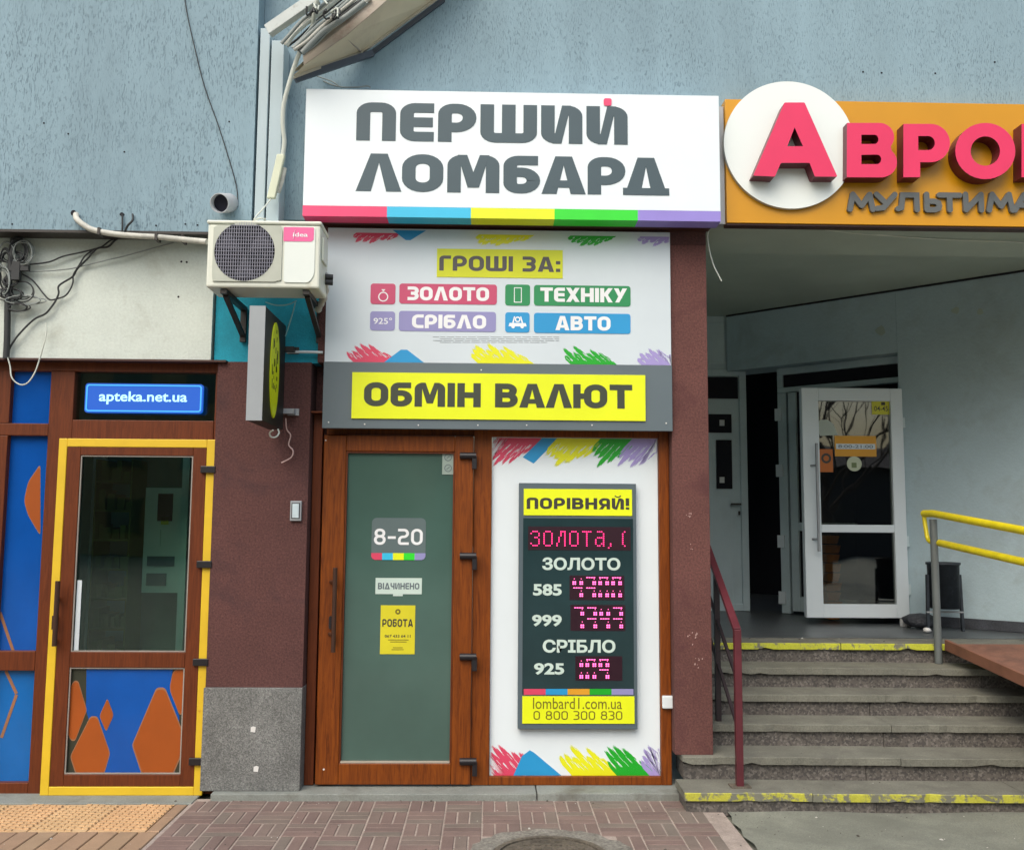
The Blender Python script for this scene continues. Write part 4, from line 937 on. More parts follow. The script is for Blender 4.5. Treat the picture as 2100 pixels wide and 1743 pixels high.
for yy in (1193, 1300): z_ = P(689, yy, YLf).z; hm.tube([(hX, YLf - .07, z_), (hX - .035, YLf + .001, z_)], .012, 8)
hm.build('handle', M['handle'], md)
lk = MB(); c_ = P(679, 1276, YLf); lk.prism(rrect(c_.x - .013, c_.x + .013, c_.z - .04, c_.z + .04, .012), YLf - .012, YLf - .0005); lk.build('lock_plate', M['black'], md)
for i_, yy in enumerate((935, 1140, 1346, 1560)):
    c_ = P(962, yy, YLf); hh = MB()
    hh.tube([(c_.x - .058, YLf - .014, c_.z), (c_.x + .045, YLf - .014, c_.z)], .022, 12)
    hh.box(c_.x + .020, c_.x + .050, YLf - .028, YLf + .005, c_.z - .085, c_.z - .0)
    hh.build('hinge', M['black'], md, bevel=.003)
MB().cyl((P(668, 903, YLf).x, P(668, 903, YLf).z), .005, YLf - .003, YLf, 10).build('screw_cap', M['paper'], md)
MB().cyl((P(664, 1577, YLf).x, P(664, 1577, YLf).z), .006, YLf - .003, YLf, 10).build('screw_cap', M['paper'], md)
# stickers on the door
YG = YLf + .0275
t_, q = sticker('opening_hours_badge', 762, 1062, 873, 1148, YG, M['h820'], 'grey rounded badge reading 8-20 with a rainbow stripe on the frosted door glass', 'sign', .03)
x0_, x1_, z0_, z1_ = RC(767, 1084, 867, 1117, YG); heavy_letters('8-20', x0_, x1_, z0_, z1_, YG - .0008, M['txt_white'], t_, t=.16, gap=.12)
zs = P(817, 1134, YG).z
for k, mm in enumerate(('s_pink', 'p_cyan', 'p_yel', 'p_green', 'b_lil')):
    a_ = q[0] + (q[1] - q[0]) * k / 5; b_ = q[0] + (q[1] - q[0]) * (k + 1) / 5
    pts = [(a_, q[2]), (b_, q[2]), (b_, zs), (a_, zs)]
    if k == 0: pts = [(a_, q[2] + .022), (a_ + .008, q[2] + .007), (a_ + .024, q[2]), (b_, q[2]), (b_, zs), (a_, zs)]
    if k == 4: pts = [(a_, q[2]), (b_ - .024, q[2]), (b_ - .008, q[2] + .007), (b_, q[2] + .022), (b_, zs), (a_, zs)]
    MB().prism(pts, YG - .001, YG - .0002).build('stripe', M[mm], t_)
t_, q = sticker('open_sign', 770, 1185, 865, 1218, YG, M['st_mint'], 'small white plate reading ВІДЧИНЕНО on the frosted door glass', 'sign')
x0_, x1_, z0_, z1_ = RC(775, 1195, 860, 1208, YG); heavy(MB(), 'ВІДЧИНЕНО', x0_, x1_, z0_, z1_, YG - .0008, t=.2).build('lettering', M['board_grey'], t_)
MB().box(P(806, 1219, YG).x, P(826, 1219, YG).x, YG + .0001, YG + .002, P(816, 1222, YG).z, P(816, 1218, YG).z - .0005).build('tab', M['st_mint'], t_)
t_, q = sticker('job_poster', 780, 1241, 851, 1341, YG, M['poster_yel'], 'yellow job poster reading РОБОТА on the frosted door glass', 'poster')
x0_, x1_, z0_, z1_ = RC(784, 1269, 847, 1285, YG); heavy(MB(), 'РОБОТА', x0_, x1_, z0_, z1_, YG - .0008, t=.2).build('lettering', M['txt_dark'], t_)
c_ = P(816, 1254, YG); mb = MB(); mb.ring((c_.x, c_.z), .017, .010, YG - .0008, YG - .0001, 18); mb.build('emblem', M['txt_brown'], t_)
x0_, x1_, z0_, z1_ = RC(789, 1301, 842, 1307, YG); bf(MB(), '067 433 64 11', x0_, x1_, z0_, z1_, YG - .0008, .02).build('phone_number', M['txt_dark'], t_)
mb = MB()
for y0_, xa_, xb_ in ((1311, 796, 838), (1315, 800, 834), (1327, 806, 826), (1331, 803, 828)): mb.box(P(xa_, y0_, YG).x, P(xb_, y0_, YG).x, YG - .0008, YG - .0001, P(816, y0_ + 1.4, YG).z, P(816, y0_, YG).z)
mb.build('small_print', M['txt_brown'], t_)
t_, q = sticker('notice_sticker', 907, 926, 931, 973, YG - .002, M['st_gr'], 'narrow pale sticker with two round symbols in the top corner of the frosted door', 'sticker')
for yy in (938, 960):
    c_ = P(919, yy, YG); mb = MB(); mb.ring((c_.x, c_.z), .024, .005, YG - .0035, YG - .0022, 22); mb.bar((c_.x - .01, YG - .003, c_.z - .008), (c_.x + .01, YG - .003, c_.z + .008), .001, .005); mb.build('symbol', M['board_grey'], t_)

# ---- white film panel with brush marks
YW = YO + .03
w0, w1, wz0, wz1 = RC(1008, 898, 1354, 1592, YW)
w0 = min(w0, xm1) - .001
pn = thing('window_poster', 'white window panel with coloured brush marks along its top and bottom edges', 'poster', ((w0 + w1) / 2, YW, wz0))
MB().box(xm1 + .002, xz1 - .097, YW, YW + .01, wz0 - .01, wz1 + .01).build('panel', mat('film_white', (.74, .82, .86), .35, .03, 1.5), pn)
rb_ = random.Random(21)
def brushrow(par, Y, rect_top, top, rnd, H, spans, pads=1.0, lean=.9):
    for k, (xa_, xb_, mm, ss, hh) in enumerate(spans):
        mb_ = MB(); brush(mb_, xa_, xb_, rect_top, H * hh, top, Y - .0006 - k * .0003, 0, rnd, lean, ss, .006); mb_.build('brush_mark', M[mm], par)
pw = w1 - w0; X_ = lambda u: w0 + pw * u
zt_p = P(1180, 899, YW).z; zb_p = P(1180, 1590, YW).z
xl_ = xm1 + .004; xr_ = xz1 - .099
cl = lambda v: max(xl_, min(xr_, v))
H_ = .185
# top: marks hang down and lean left ; bottom: marks rise and lean left
class Clip(MB):
    pass
def clipx(mb_, lo, hi):
    mb_.v = [Vector((min(max(v.x, lo), hi), v.y, v.z)) for v in mb_.v]; return mb_
for top, zz, hh_ in ((True, zt_p, H_), (False, zb_p, .185)):
    for k, (ua, ub, mm, ss, hh) in enumerate(((.03, .31, 's_pink', .5, 1.0), (.26, .40, 's_cyan', 1, .78), (.39, .69, 's_yel', .75, 1.0), (.65, .89, 's_green', .6, 1.0), (.84, 1.10, 's_lil', .6, 1.0))):
        if not top: ua += .09 if k else -.0; ub += .09
        mb_ = MB()
        if mm == 's_cyan':
            xa_, xb_ = X_(ua), X_(ub)
            if top: mb_.prism([(X_(.30), zz), (X_(.40), zz), (X_(.25), zz - .165), (X_(.185), zz - .125)], YW - .0012, YW - .0004)
            else: mb_.prism([(X_(.14), zz), (X_(.42), zz), (X_(.26), zz + .14), (X_(.235), zz + .155), (X_(.19), zz + .12)], YW - .0012, YW - .0004)
        else: brush(mb_, X_(ua), X_(ub), zz, hh_ * hh, top, YW - .0008 - k * .0003, 0, rb_, .95, ss, .0035)
        clipx(mb_, xl_, xr_).build('brush_mark', M[mm], pn)

# ---- LED price display
YL = YW - .05
a, b, c, d = RC(1063, 991, 1306, 1495, YL)
ld = thing('led_price_display', 'tall dark price display with magenta digits and yellow bands inside the shop window', 'display', ((a + b) / 2, YL, c))
MB().box(a, b, YL, YW - .001, c, d).build('case', M['disp_frame'], ld, bevel=.003)
A0, A1, A2, A3 = RC(1072, 1063, 1299, 1424, YL)
MB().box(A0, A1, YL - .003, YL - .0003, A2, A3).build('screen', M['disp'], ld)
for (x0, y0, x1, y1, nm) in ((1074, 1003, 1296, 1057, 'header_panel'), (1071, 1427, 1301, 1483, 'footer_panel')):
    q = RC(x0, y0, x1, y1, YL); MB().box(q[0], q[1], YL - .005, YL - .0002, q[2], q[3]).build(nm, M['p_yel'], ld)
q = RC(1080, 1021, 1290, 1044, YL); heavy_letters('ПОРІВНЯЙ!', q[0], q[1], q[2], q[3], YL - .006, M['txt_dark'], ld, t=.22, breve=True, gap=.11)
q = RC(1093, 1430, 1275, 1453, YL); bf(MB(), 'lombard1.com.ua', q[0], q[1], q[2], q[3], YL - .006, .0).build('lettering', M['txt_brown'], ld)
q = RC(1094, 1457, 1276, 1475, YL); heavy(MB(), '0 800 300 830', q[0], q[1], q[2], q[3], YL - .006, t=.12, gap=.14).build('lettering', M['txt_brown'], ld)
for k, mm in enumerate(('s_pink', 'b_cyan', 'st_or', 's_green', 'b_lil')):
    e0, e1, e2, e3 = RC(1074 + 45 * k, 1412, 1074 + 45 * k + 45, 1424, YL); MB().box(e0, e1 - .0005, YL - .004, YL - .0031, e2, e3).build('stripe', M[mm], ld)
YT = YL - .0036
for txt, x0, y0, x1, y1, bo in (('ЗОЛОТО', 1112, 1143, 1272, 1169, .035), ('СРІБЛО', 1113, 1311, 1262, 1338, .035), ('585', 1093, 1197, 1152, 1221, .035), ('999', 1091, 1260, 1152, 1284, .035), ('925', 1095, 1359, 1157, 1383, .035)):
    q = RC(x0, y0, x1, y1, YL); bf(MB(), txt, q[0], q[1], q[2], q[3], YT, bo).build('lettering', M['st_mint'], ld)
for x0, y0, x1, y1 in ((1083, 1080, 1293, 1128), (1168, 1180, 1280, 1230), (1170, 1240, 1282, 1293), (1180, 1345, 1276, 1395)):
    q = RC(x0, y0, x1, y1, YL); MB().box(q[0], q[1], YL - .0045, YL - .0032, q[2], q[3]).build('led_matrix', M['led_back'], ld)
# running text in dots
FONT = {'з': ['.###.', '#...#', '....#', '..##.', '....#', '....#', '#...#', '.###.'], 'о': ['.###.', '#...#', '#...#', '#...#', '#...#', '#...#', '#...#', '.###.'],
        'л': ['..###', '..#.#', '..#.#', '.#..#', '.#..#', '.#..#', '#...#', '#...#'], 'т': ['#####', '..#..', '..#..', '..#..', '..#..', '..#..', '..#..', '..#..'],
        'а': ['.###.', '....#', '....#', '.####', '#...#', '#...#', '#..##', '.##.#'], ',': ['..', '..', '..', '..', '..', '..', '.#', '.#', '#.'], ' ': ['..'], 'с': ['.#', '#.', '#.', '#.', '#.', '#.', '#.', '.#']}
x0_, x1_, z0_, z1_ = RC(1088, 1087, 1290, 1121, YL)
cw = sum(len(FONT[c][0]) + 1.6 for c in 'золота, с') ; dx = (x1_ - x0_) / cw; dz = (z1_ - z0_) / 8.3; mb = MB(); cx_ = x0_
for c in 'золота, с':
    g = FONT[c]
    for r_i, row in enumerate(g):
        for c_i, ch in enumerate(row):
            if ch == '#': X = cx_ + c_i * dx; Z = z1_ - (r_i + 1) * dz; mb.box(X, X + dx * .62, YL - .0062, YL - .0046, Z, Z + dz * .5)
    cx_ += (len(g[0]) + 1.6) * dx
mb.build('led_text', M['led'], ld)
def seg_row(rowY, digits, x0, x1, nm):
    """digits as seen, seven-segment, partly lit; each digit = string of segments a b c d e f g"""
    wd = (x1 - x0) / 4
    zt_, zb2 = P(1225, rowY[0], YL).z, P(1225, rowY[1], YL).z; hh = zt_ - zb2
    s = .0105
    for i, d_ in enumerate(digits):
        if not d_: continue
        mb_ = MB()
        xa_ = P(x0 + wd * i + 3, 1200, YL).x; xb_ = P(x0 + wd * (i + 1) - 4, 1200, YL).x
        def dot(x, z, a=s, b=s): mb_.box(x - a, x + a, YL - .0066, YL - .0047, z - b, z + b)
        if 'a' in d_: 
            for k in range(4): dot(xa_ + (xb_ - xa_) * (k + .5) / 4, zt_ - .006, (xb_ - xa_) / 8 * .75, .0026)
        if 'g' in d_:
            for k in range(4): dot(xa_ + (xb_ - xa_) * (k + .5) / 4, zt_ - hh * .53, (xb_ - xa_) / 8 * .75, .0026)
        for seg, xx, zz in (('f', xa_ + .008, .3), ('b', xb_ - .008, .3), ('e', xa_ + .008, .86), ('c', xb_ - .008, .86)):
            if seg in d_: 
                for sx in (-1, 1):
                    for sz in (-1, 1): dot(xx + sx * .0062, zt_ - hh * zz + sz * .0062, .0043, .0043)
                dot(xx, zt_ - hh * (zz - .19), .0022, .0022)
        mb_.build('led_digit', M['led_hot'], ld)
seg_row((1182, 1226), ['fbgc', 'abgc', 'abcef', 'abcef'], 1172, 1278, 0)
seg_row((1244, 1290), ['abc', 'abgc', 'fbgc', 'abgc'], 1174, 1280, 0)
seg_row((1350, 1393), ['bc', 'abcef', 'abfgc', ''], 1172, 1278, 0)
# white sensor on the frame
q = RC(1359, 1427, 1384, 1453, YO - .03); MB().box(q[0], q[1], YO - .03, YO - .001, q[2], q[3]).build('sensor_box', M['white'], bevel=.006, label='small white square box on the brown window frame near the bottom right', cat='box')

# ================================================================ SHOP BOARD
YB = -.030
xb0, xb1, zb0, zb1 = RC(667, 484, 1376, 881, YB)
zmid = P(1020, 746, YB).z
zb1 = zh + .03
bo = thing('shop_board', 'wide board reading ГРОШІ ЗА and ОБМІН ВАЛЮТ with colour badges, above the door', 'sign', ((xb0 + xb1) / 2, YB, zb0))
MB().box(xb0, xb1, YB, YB + .028, zmid + .001, zb1).build('white_panel', M['board_white'], bo, bevel=.001)
MB().box(xb0 - .004, xb1 + .004, YB - .002, YB + .03, zb0, zmid).build('grey_panel', M['board_grey'], bo, bevel=.002)
q = RC(722, 767, 1323, 861, YB); MB().box(q[0], q[1], YB - .012, YB - .0025, q[2], q[3]).build('yellow_panel', M['p_yel'], bo)
q = RC(747, 787, 1296, 836, YB); heavy_letters('ОБМІН ВАЛЮТ', q[0], q[1], q[2], q[3], YB - .013, flat('olive_letter', (.045, .055, .035)), bo, t=.235, gap=.075, kern={'ВА': -.03, 'АЛ': -.06, 'ЛЮ': -.04})
q = RC(896, 512, 1154, 570, YB); MB().box(q[0], q[1], YB - .003, YB - .0003, q[2], q[3]).build('yellow_label', flat('label_yellow', (.62, .66, .01)), bo)
q = RC(901, 526, 1149, 557, YB); heavy_letters('ГРОШІ ЗА:', q[0], q[1], q[2], q[3], YB - .0036, flat('grey_letter2', (.075, .07, .07)), bo, t=.22, gap=.09)
for x0, y0, x1, y1, mm in ((760, 582, 811, 624, 'b_pink'), (819, 583, 1019, 624, 'b_pink'), (1036, 584, 1087, 627, 'b_green'), (1095, 586, 1293, 628, 'b_green'), (759, 639, 810, 678, 'b_lil'), (818, 639, 1017, 680, 'b_lil'), (1036, 641, 1086, 682, 'b_cyan'), (1095, 643, 1293, 684, 'b_cyan')):
    q = RC(x0, y0, x1, y1, YB); MB().prism(rrect(q[0], q[1], q[2], q[3], .018), YB - .0028, YB - .0003).build('badge', M[mm], bo)
for txt, x0, y0, x1, y1 in (('ЗОЛОТО', 836, 589, 1003, 617), ('ТЕХНІКУ', 1108, 591, 1286, 620), ('СРІБЛО', 845, 646, 997, 674), ('АВТО', 1139, 649, 1252, 678)):
    q = RC(x0, y0, x1, y1, YB); heavy_letters(txt, q[0], q[1], q[2], q[3], YB - .0034, M['txt_white'], bo, t=.23, gap=.07)
# icons : ring, phone, 925, car
ic = MB(); c_ = P(786, 609, YB); yi = YB - .0036
ic.ring((c_.x, c_.z), .032, .007, yi, yi + .0006, 20); ic.prism([(c_.x - .013, c_.z + .048), (c_.x + .013, c_.z + .048), (c_.x, c_.z + .033)], yi, yi + .0006); ic.build('ring_icon', M['txt_white'], bo)
q = RC(1054, 590, 1070, 621, YB); mb = MB(); mb.frame(q[0], q[1], q[2], q[3], .005, yi, yi + .0006); mb.build('phone_icon', M['txt_white'], bo)
q = RC(766, 652, 804, 665, YB); bf(MB(), '925°', q[0], q[1], q[2], q[3], yi, .01).build('lettering', M['txt_white'], bo)
q = RC(1043, 648, 1080, 675, YB); mb = MB(); w_ = q[1] - q[0]; h_ = q[3] - q[2]
mb.prism([(q[0], q[2] + h_ * .2), (q[1], q[2] + h_ * .2), (q[1] - w_ * .05, q[2] + h_ * .45), (q[0] + w_ * .05, q[2] + h_ * .45)], yi, yi + .0006)
mb.prism([(q[0] + w_ * .2, q[2] + h_ * .46), (q[0] + w_ * .3, q[2] + h_ * .95), (q[0] + w_ * .36, q[2] + h_ * .95), (q[0] + w_ * .28, q[2] + h_ * .46)], yi, yi + .0006)
mb.prism([(q[1] - w_ * .28, q[2] + h_ * .46), (q[1] - w_ * .36, q[2] + h_ * .95), (q[1] - w_ * .3, q[2] + h_ * .95), (q[1] - w_ * .2, q[2] + h_ * .46)], yi, yi + .0006)
mb.ring((q[0] + w_ * .5, q[2] + h_ * .72), h_ * .22, h_ * .1, yi - .0003, yi, 16)
for s_ in (.25, .75): mb.cyl((q[0] + w_ * s_, q[2] + h_ * .17), h_ * .13, yi - .0003, yi, 12)
mb.build('car_icon', M['txt_white'], bo)
mb = MB(); rl = random.Random(4)
for k, yy in enumerate((691, 695, 698.5, 702)):
    xs1 = 888 + (k % 2) * 14
    while xs1 < 1146 - (k > 2) * 30:
        l_ = rl.uniform(8, 26); e = P(xs1, yy, YB); f_ = P(min(xs1 + l_, 1147), yy, YB); mb.box(e.x, f_.x, YB - .002, YB - .0003, e.z - .0012, e.z + .0012); xs1 += l_ + 3
mb.build('small_print', flat('print_grey', (.35, .38, .4)), bo)
BW = xb1 - xb0; bX = lambda px: P(px, 720, YB).x
for k, (xa_, xb_, mm, ss, hh) in enumerate(((705, 800, 's_pink', .4, .95), (835, 875, 's_cyan', 1, 1), (960, 1075, 's_yel', .7, 1.0), (1150, 1245, 's_green', .5, .95), (1295, 1400, 's_lil', .5, .85))):
    for top in (False, True):
        mb_ = MB(); zz = zmid + .0015 if not top else zh - .0; yy = YB - .0006 - k * .0002
        if mm == 's_cyan':
            if not top: mb_.prism([(bX(788), zz), (bX(870), zz), (bX(835), zz + .082), (bX(822), zz + .082)], yy, YB - .0002)
            else: mb_.prism([(bX(800), zz + .02), (bX(870), zz + .02), (bX(838), zz - .045), (bX(828), zz - .045)], yy, YB - .0002)
        else:
            off = 25 if not top else 25
            brush(mb_, bX(xa_ + 20), bX(xb_ + 20), zz, (.125 if not top else .075) * hh, top, yy, 0, rb_, 1.2 if top else 1.1, ss, .004)
        clipx(mb_, xb0 + .004, xb1 - .004).build('brush_mark', M[mm], bo)
for px, py in ((674, 866), (748, 870), (858, 872), (987, 759), (980, 872), (1080, 872), (1214, 872), (1366, 868)):
    c_ = P(px, py, YB); MB().cyl((c_.x, c_.z), .0045, YB - .006, YB - .002, 10).build('screw', M['paper'], bo)

# ================================================================ MAIN SIGN BOX
YM = -.22
m0, m1, mz0, mz1 = RC(624, 190, 1476, 452, YM)
mz0 = P(1050, 449, YM).z
ms = thing('pawnshop_sign', 'big white lightbox reading ПЕРШИЙ ЛОМБАРД with a rainbow stripe along the bottom', 'sign', ((m0 + m1) / 2, YM, mz0))
zs = P(1050, 428, YM).z
MB().box(m0, m1, YM, YM + .19, zs + .001, mz1).build('lightbox', M['sign_white'], ms, bevel=.002)
cc = ('p_pink', 'p_cyan', 'p_yel', 'p_green', 'p_lil')
for k in range(5):
    a_ = m0 + (m1 - m0) * k / 5; b_ = m0 + (m1 - m0) * (k + 1) / 5
    MB().add([(a_, YM - .0015, zs), (b_, YM - .0015, zs), (b_, YM - .0015, mz0), (a_, YM - .0015, mz0), (a_, YM + .13, mz0 - .0), (b_, YM + .13, mz0 - .0), (a_, YM + .13, zs), (b_, YM + .13, zs)],
             [(0, 3, 2, 1), (3, 4, 5, 2), (0, 6, 4, 3), (1, 2, 5, 7), (0, 1, 7, 6), (4, 6, 7, 5)]).build('stripe', M[cc[k]], ms)
MB().box(m0 + .03, m1 - .03, YM + .131, -.001, mz0 + .002, zs - .001).build('rear_box', M['frame_dark'], ms)
yl = YM - .006
def line(txt, x0, y0, x1, y1, **k):
    q = RC(x0, y0, x1, y1, YM); k2 = 0
    # each letter is its own raised piece
    t, gap = .25, .075; kern = k.get('kern', {}); pos = []; tot = 0
    for i, c in enumerate(txt):
        pos.append(tot); tot += glyph(c, t)[0] + (gap if i < len(txt) - 1 else 0) + kern.get(txt[i:i + 2], 0)
    sx = (q[1] - q[0]) / tot
    for c, p in zip(txt, pos):
        heavy(MB(), c, q[0] + p * sx, q[0] + (p + glyph(c, t)[0]) * sx, q[2], q[3], YM - .0022, t=t, depth=.0018).build('letter', M['letter'], ms)
line('ПЕРШИЙ', 731, 215, 1287, 293)
line('ЛОМБАРД', 730, 320, 1372, 397, kern={'ЛО': -.07, 'БА': -.05, 'АР': -.04, 'РД': -.12, 'ОМ': 0})
q = RC(1238, 203, 1254, 218, YM); MB().prism(rrect(q[0], q[1], q[2], q[3], .012), YM - .006, YM - .0003).build('pink_dot', M['p_pink'], ms)

# ================================================================ ORANGE SIGN
YV = -.10
v0, v1, vz0, vz1 = RC(1489, 206, 2460, 462, YV)
vz0 = P(1790, 461, YV).z; vz1 = P(1790, 209, YV).z
av = thing('orange_shop_sign', 'orange fascia sign with white disc and raised pink letters АВРО at the right', 'sign', (v0 + 1, YV, vz0))
MB().box(v0, v1, YV, -.002, vz0, vz1).build('panel', M['orange_panel'], av, bevel=.002)
MB().box(v0, v1, -.09, -.012, vz0 - .012, vz0 - .001).build('bottom_trim', M['frame_dark'], av)
MB().box(m1 + .012, v0 - .004, -.07, -.003, vz0, P(1480, 215, YV).z).build('side_bracket', M['galv'], av)
c_ = P(1619, 297, YV - .03); rd = (P(1754, 297, YV - .03).x - P(1486, 297, YV - .03).x) / 2
MB().cyl((c_.x, c_.z), rd, YV - .03, YV - .001, 96, 0, 1).build('disc', [M['disc'], flat('disc_edge', (.45, .48, .45))], av)
DL = .10; yA = YV - .03 - DL
def pf_(pts, Y): return [(P(x, y, Y).x, P(x, y, Y).z) for x, y in pts]
zoom = lambda x, y: (1412.2 + x * .3275, 117.7 + y * .3275)
def raised_poly(outer, holes, y0, y1, par, name='letter'):
    """outer and hole loops (x,z) -> extruded letter using a filled 2D curve"""
    cu = bpy.data.curves.new('c', 'CURVE'); cu.dimensions = '2D'; cu.fill_mode = 'BOTH'; cu.extrude = (y1 - y0) / 2
    for lp in [outer] + holes:
        s_ = cu.splines.new('POLY'); s_.points.add(len(lp) - 1); s_.use_cyclic_u = True
        for i, (x, z) in enumerate(lp): s_.points[i].co = (x, z, 0, 1)
    o = bpy.data.objects.new('c', cu); sc.collection.objects.link(o); bpy.context.view_layer.update()
    me = bpy.data.meshes.new_from_object(o.evaluated_get(bpy.context.evaluated_depsgraph_get()))
    mb_ = MB(); ym = (y0 + y1) / 2
    for p in me.polygons:
        side = abs(p.normal.z) < .5
        mb_.add([(me.vertices[i].co.x, ym - me.vertices[i].co.z, me.vertices[i].co.y) for i in p.vertices], [list(range(len(p.vertices)))], 1 if side else 0)
    bpy.data.objects.remove(o); bpy.data.meshes.remove(me); bpy.data.curves.remove(cu)
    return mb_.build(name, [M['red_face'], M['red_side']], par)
A_out = [zoom(*p) for p in ((600, 284), (726, 284), (932, 748), (790, 748), (758, 662), (578, 662), (540, 748), (404, 742))]
A_in = [zoom(*p) for p in ((664, 440), (716, 558), (618, 558))]
raised_poly(roundpoly(pf_(A_out, yA), .008), [pf_(A_in, yA)[::-1]], yA, YV - .031, av)
def arcp(cx, cy, rx, ry, a0, a1, n=14): return [(cx + rx * math.cos(R_(a0 + (a1 - a0) * k / n)), cy - ry * math.sin(R_(a0 + (a1 - a0) * k / n))) for k in range(n + 1)]
yB_ = YV - DL
Bo = [(992, 412), ] + arcp(1195, 500, 92, 88, 90, -40, 12) + arcp(1205, 658, 100, 95, 48, -90, 12) + [(990, 752)]
Bi1 = [(1082, 486), ] + arcp(1165, 515, 24, 29, 90, -90, 8) + [(1082, 544)]; Bi2 = [(1082, 612)] + arcp(1180, 640, 26, 30, 90, -90, 8) + [(1082, 670)]
raised_poly(pf_([zoom(*p) for p in Bo], yB_), [pf_([zoom(*p) for p in q][::-1], yB_) for q in (Bi1, Bi2)], yB_, YV - .001, av)
Po = [(1345, 418)] + arcp(1515, 538, 122, 120, 90, -90, 18) + [(1450, 658), (1450, 752), (1345, 752)]
Pi = [(1438, 494)] + arcp(1500, 538, 42, 44, 90, -90, 10) + [(1438, 582)]
raised_poly(pf_([zoom(*p) for p in Po], yB_), [pf_([zoom(*p) for p in Pi][::-1], yB_)], yB_, YV - .001, av)
raised_poly(pf_([zoom(*p) for p in arcp(1858, 588, 188, 176, 0, 350, 35)], yB_), [pf_([zoom(*p) for p in arcp(1858, 588, 92, 92, 0, 348, 28)][::-1], yB_)], yB_, YV - .001, av)
dxp = 740
raised_poly(pf_([zoom(p[0] + dxp, p[1]) for p in Po], yB_), [pf_([zoom(p[0] + dxp, p[1]) for p in Pi][::-1], yB_)], yB_, YV - .001, av)
# lower word in grey raised letters
def RND(ch):
    return {'М': [[(.08, .0), (.2, 1)], [(.2, 1), (.5, .25)], [(.5, .25), (.80, 1)], [(.80, 1), (.9, 0)]], 'У': [[(.05, 1), (.40, .42)], [(.75, 1), (.3, .12), (.05, .06)]], 'Л': [[(.02, .05), (.14, .12), (.2, .96), (.68, .96), (.68, 0)]],
            'Ь': [[(.1, 1), (.1, .0)], [(.1, 0), (.42, 0), (.57, .1), (.6, .27), (.57, .45), (.42, .55), (.1, .55)]], 'Т': [[(0, .95), (.7, .95)], [(.35, .95), (.35, 0)]], 'И': [[(.1, 1), (.1, 0)], [(.1, .02), (.66, .98)], [(.66, 1), (.66, 0)]], 'А': [[(0, 0), (.38, 1)], [(.38, 1), (.78, 0)], [(.16, .32), (.62, .32)]]}[ch]
wd_ = {'М': 1.0, 'У': .8, 'Л': .8, 'Ь': .68, 'Т': .72, 'И': .78, 'А': .8}
pxs = [(990, 1160), (1165, 1290), (1300, 1440), (1470, 1570), (1565, 1690), (1712, 1840), (1860, 2030), (2035, 2160)]
for ch, (xa_, xb_) in zip('МУЛЬТИМА', pxs):
    p0 = zoom(xa_, 975 + (xa_ - 990) * .006); p1 = zoom(xb_, 850); a_ = P(p0[0], p0[1], YV); b_ = P(p1[0], p1[1], YV); sx = (b_.x - a_.x) / wd_[ch] ; sz = b_.z - a_.z; mb_ = MB()
    for k, s_ in enumerate(RND(ch)):
        pts = [(a_.x + p[0] * sx, a_.z + .018 + p[1] * (sz - .036)) for p in s_]
        yy = YV - .022 - k * .0004; la, lb2 = strokepoly(pts, .035); prism_strip(mb_, [tuple(v) for v in la], [tuple(v) for v in lb2], yy, YV - .001, 0, 0)
        for e_ in (pts[0], pts[-1]): mb_.cyl(e_, .0175, yy - .0002, YV - .001, 16)
    mb_.build('letter', M['grey_letter'], av)

# ================================================================ AIR CONDITIONER
YC = -.50; DC = .27
a, b, c, d = RC(424, 453, 656, 590, YC)
ac = thing('air_conditioner', 'cream outdoor air conditioner unit with round fan grille and pink logo above the hanging sign', 'air conditioner', ((a + b) / 2, YC + DC, c))
W_, H2 = b - a, d - c
body = MB(); body.box(a, b, YC + .002, YC + DC, c, d - .022)
body.build('casing', M['ac'], ac, bevel=.012)
MB().box(a - .006, b + .006, YC - .006, YC + DC + .006, d - .021, d).build('lid', M['ac'], ac, bevel=.008)
fx = a + W_ * .335; fz = c + H2 * .53; fr_ = H2 * .44
gp = [a + W_ * .055, a + W_ * .665, c + H2 * .085, d - .03]
mb = MB(); out = rrect(gp[0], gp[1], gp[2], gp[3], .015, 5); n = 48
circ = [(fx + fr_ * math.cos(2 * math.pi * k / n), fz + fr_ * math.sin(2 * math.pi * k / n)) for k in range(n)]
# grille surround: square plate with a round hole
sq = []
for k in range(n):
    t = 2 * math.pi * k / n; cx2, cz2 = math.cos(t), math.sin(t); cand = []
    if cx2 > 1e-6: cand.append((gp[1] - fx) / cx2)
    if cx2 < -1e-6: cand.append((gp[0] - fx) / cx2)
    if cz2 > 1e-6: cand.append((gp[3] - fz) / cz2)
    if cz2 < -1e-6: cand.append((gp[2] - fz) / cz2)
    m_ = min(cand); sq.append((fx + cx2 * m_, fz + cz2 * m_))
mb.loop(sq, circ, YC - .007, YC + .0015); mb.build('grille_surround', M['ac_grille'], ac)
MB().cyl((fx, fz), fr_ + .004, YC + .0002, YC + .0016, 40).build('fan_opening', M['black_in'], ac)
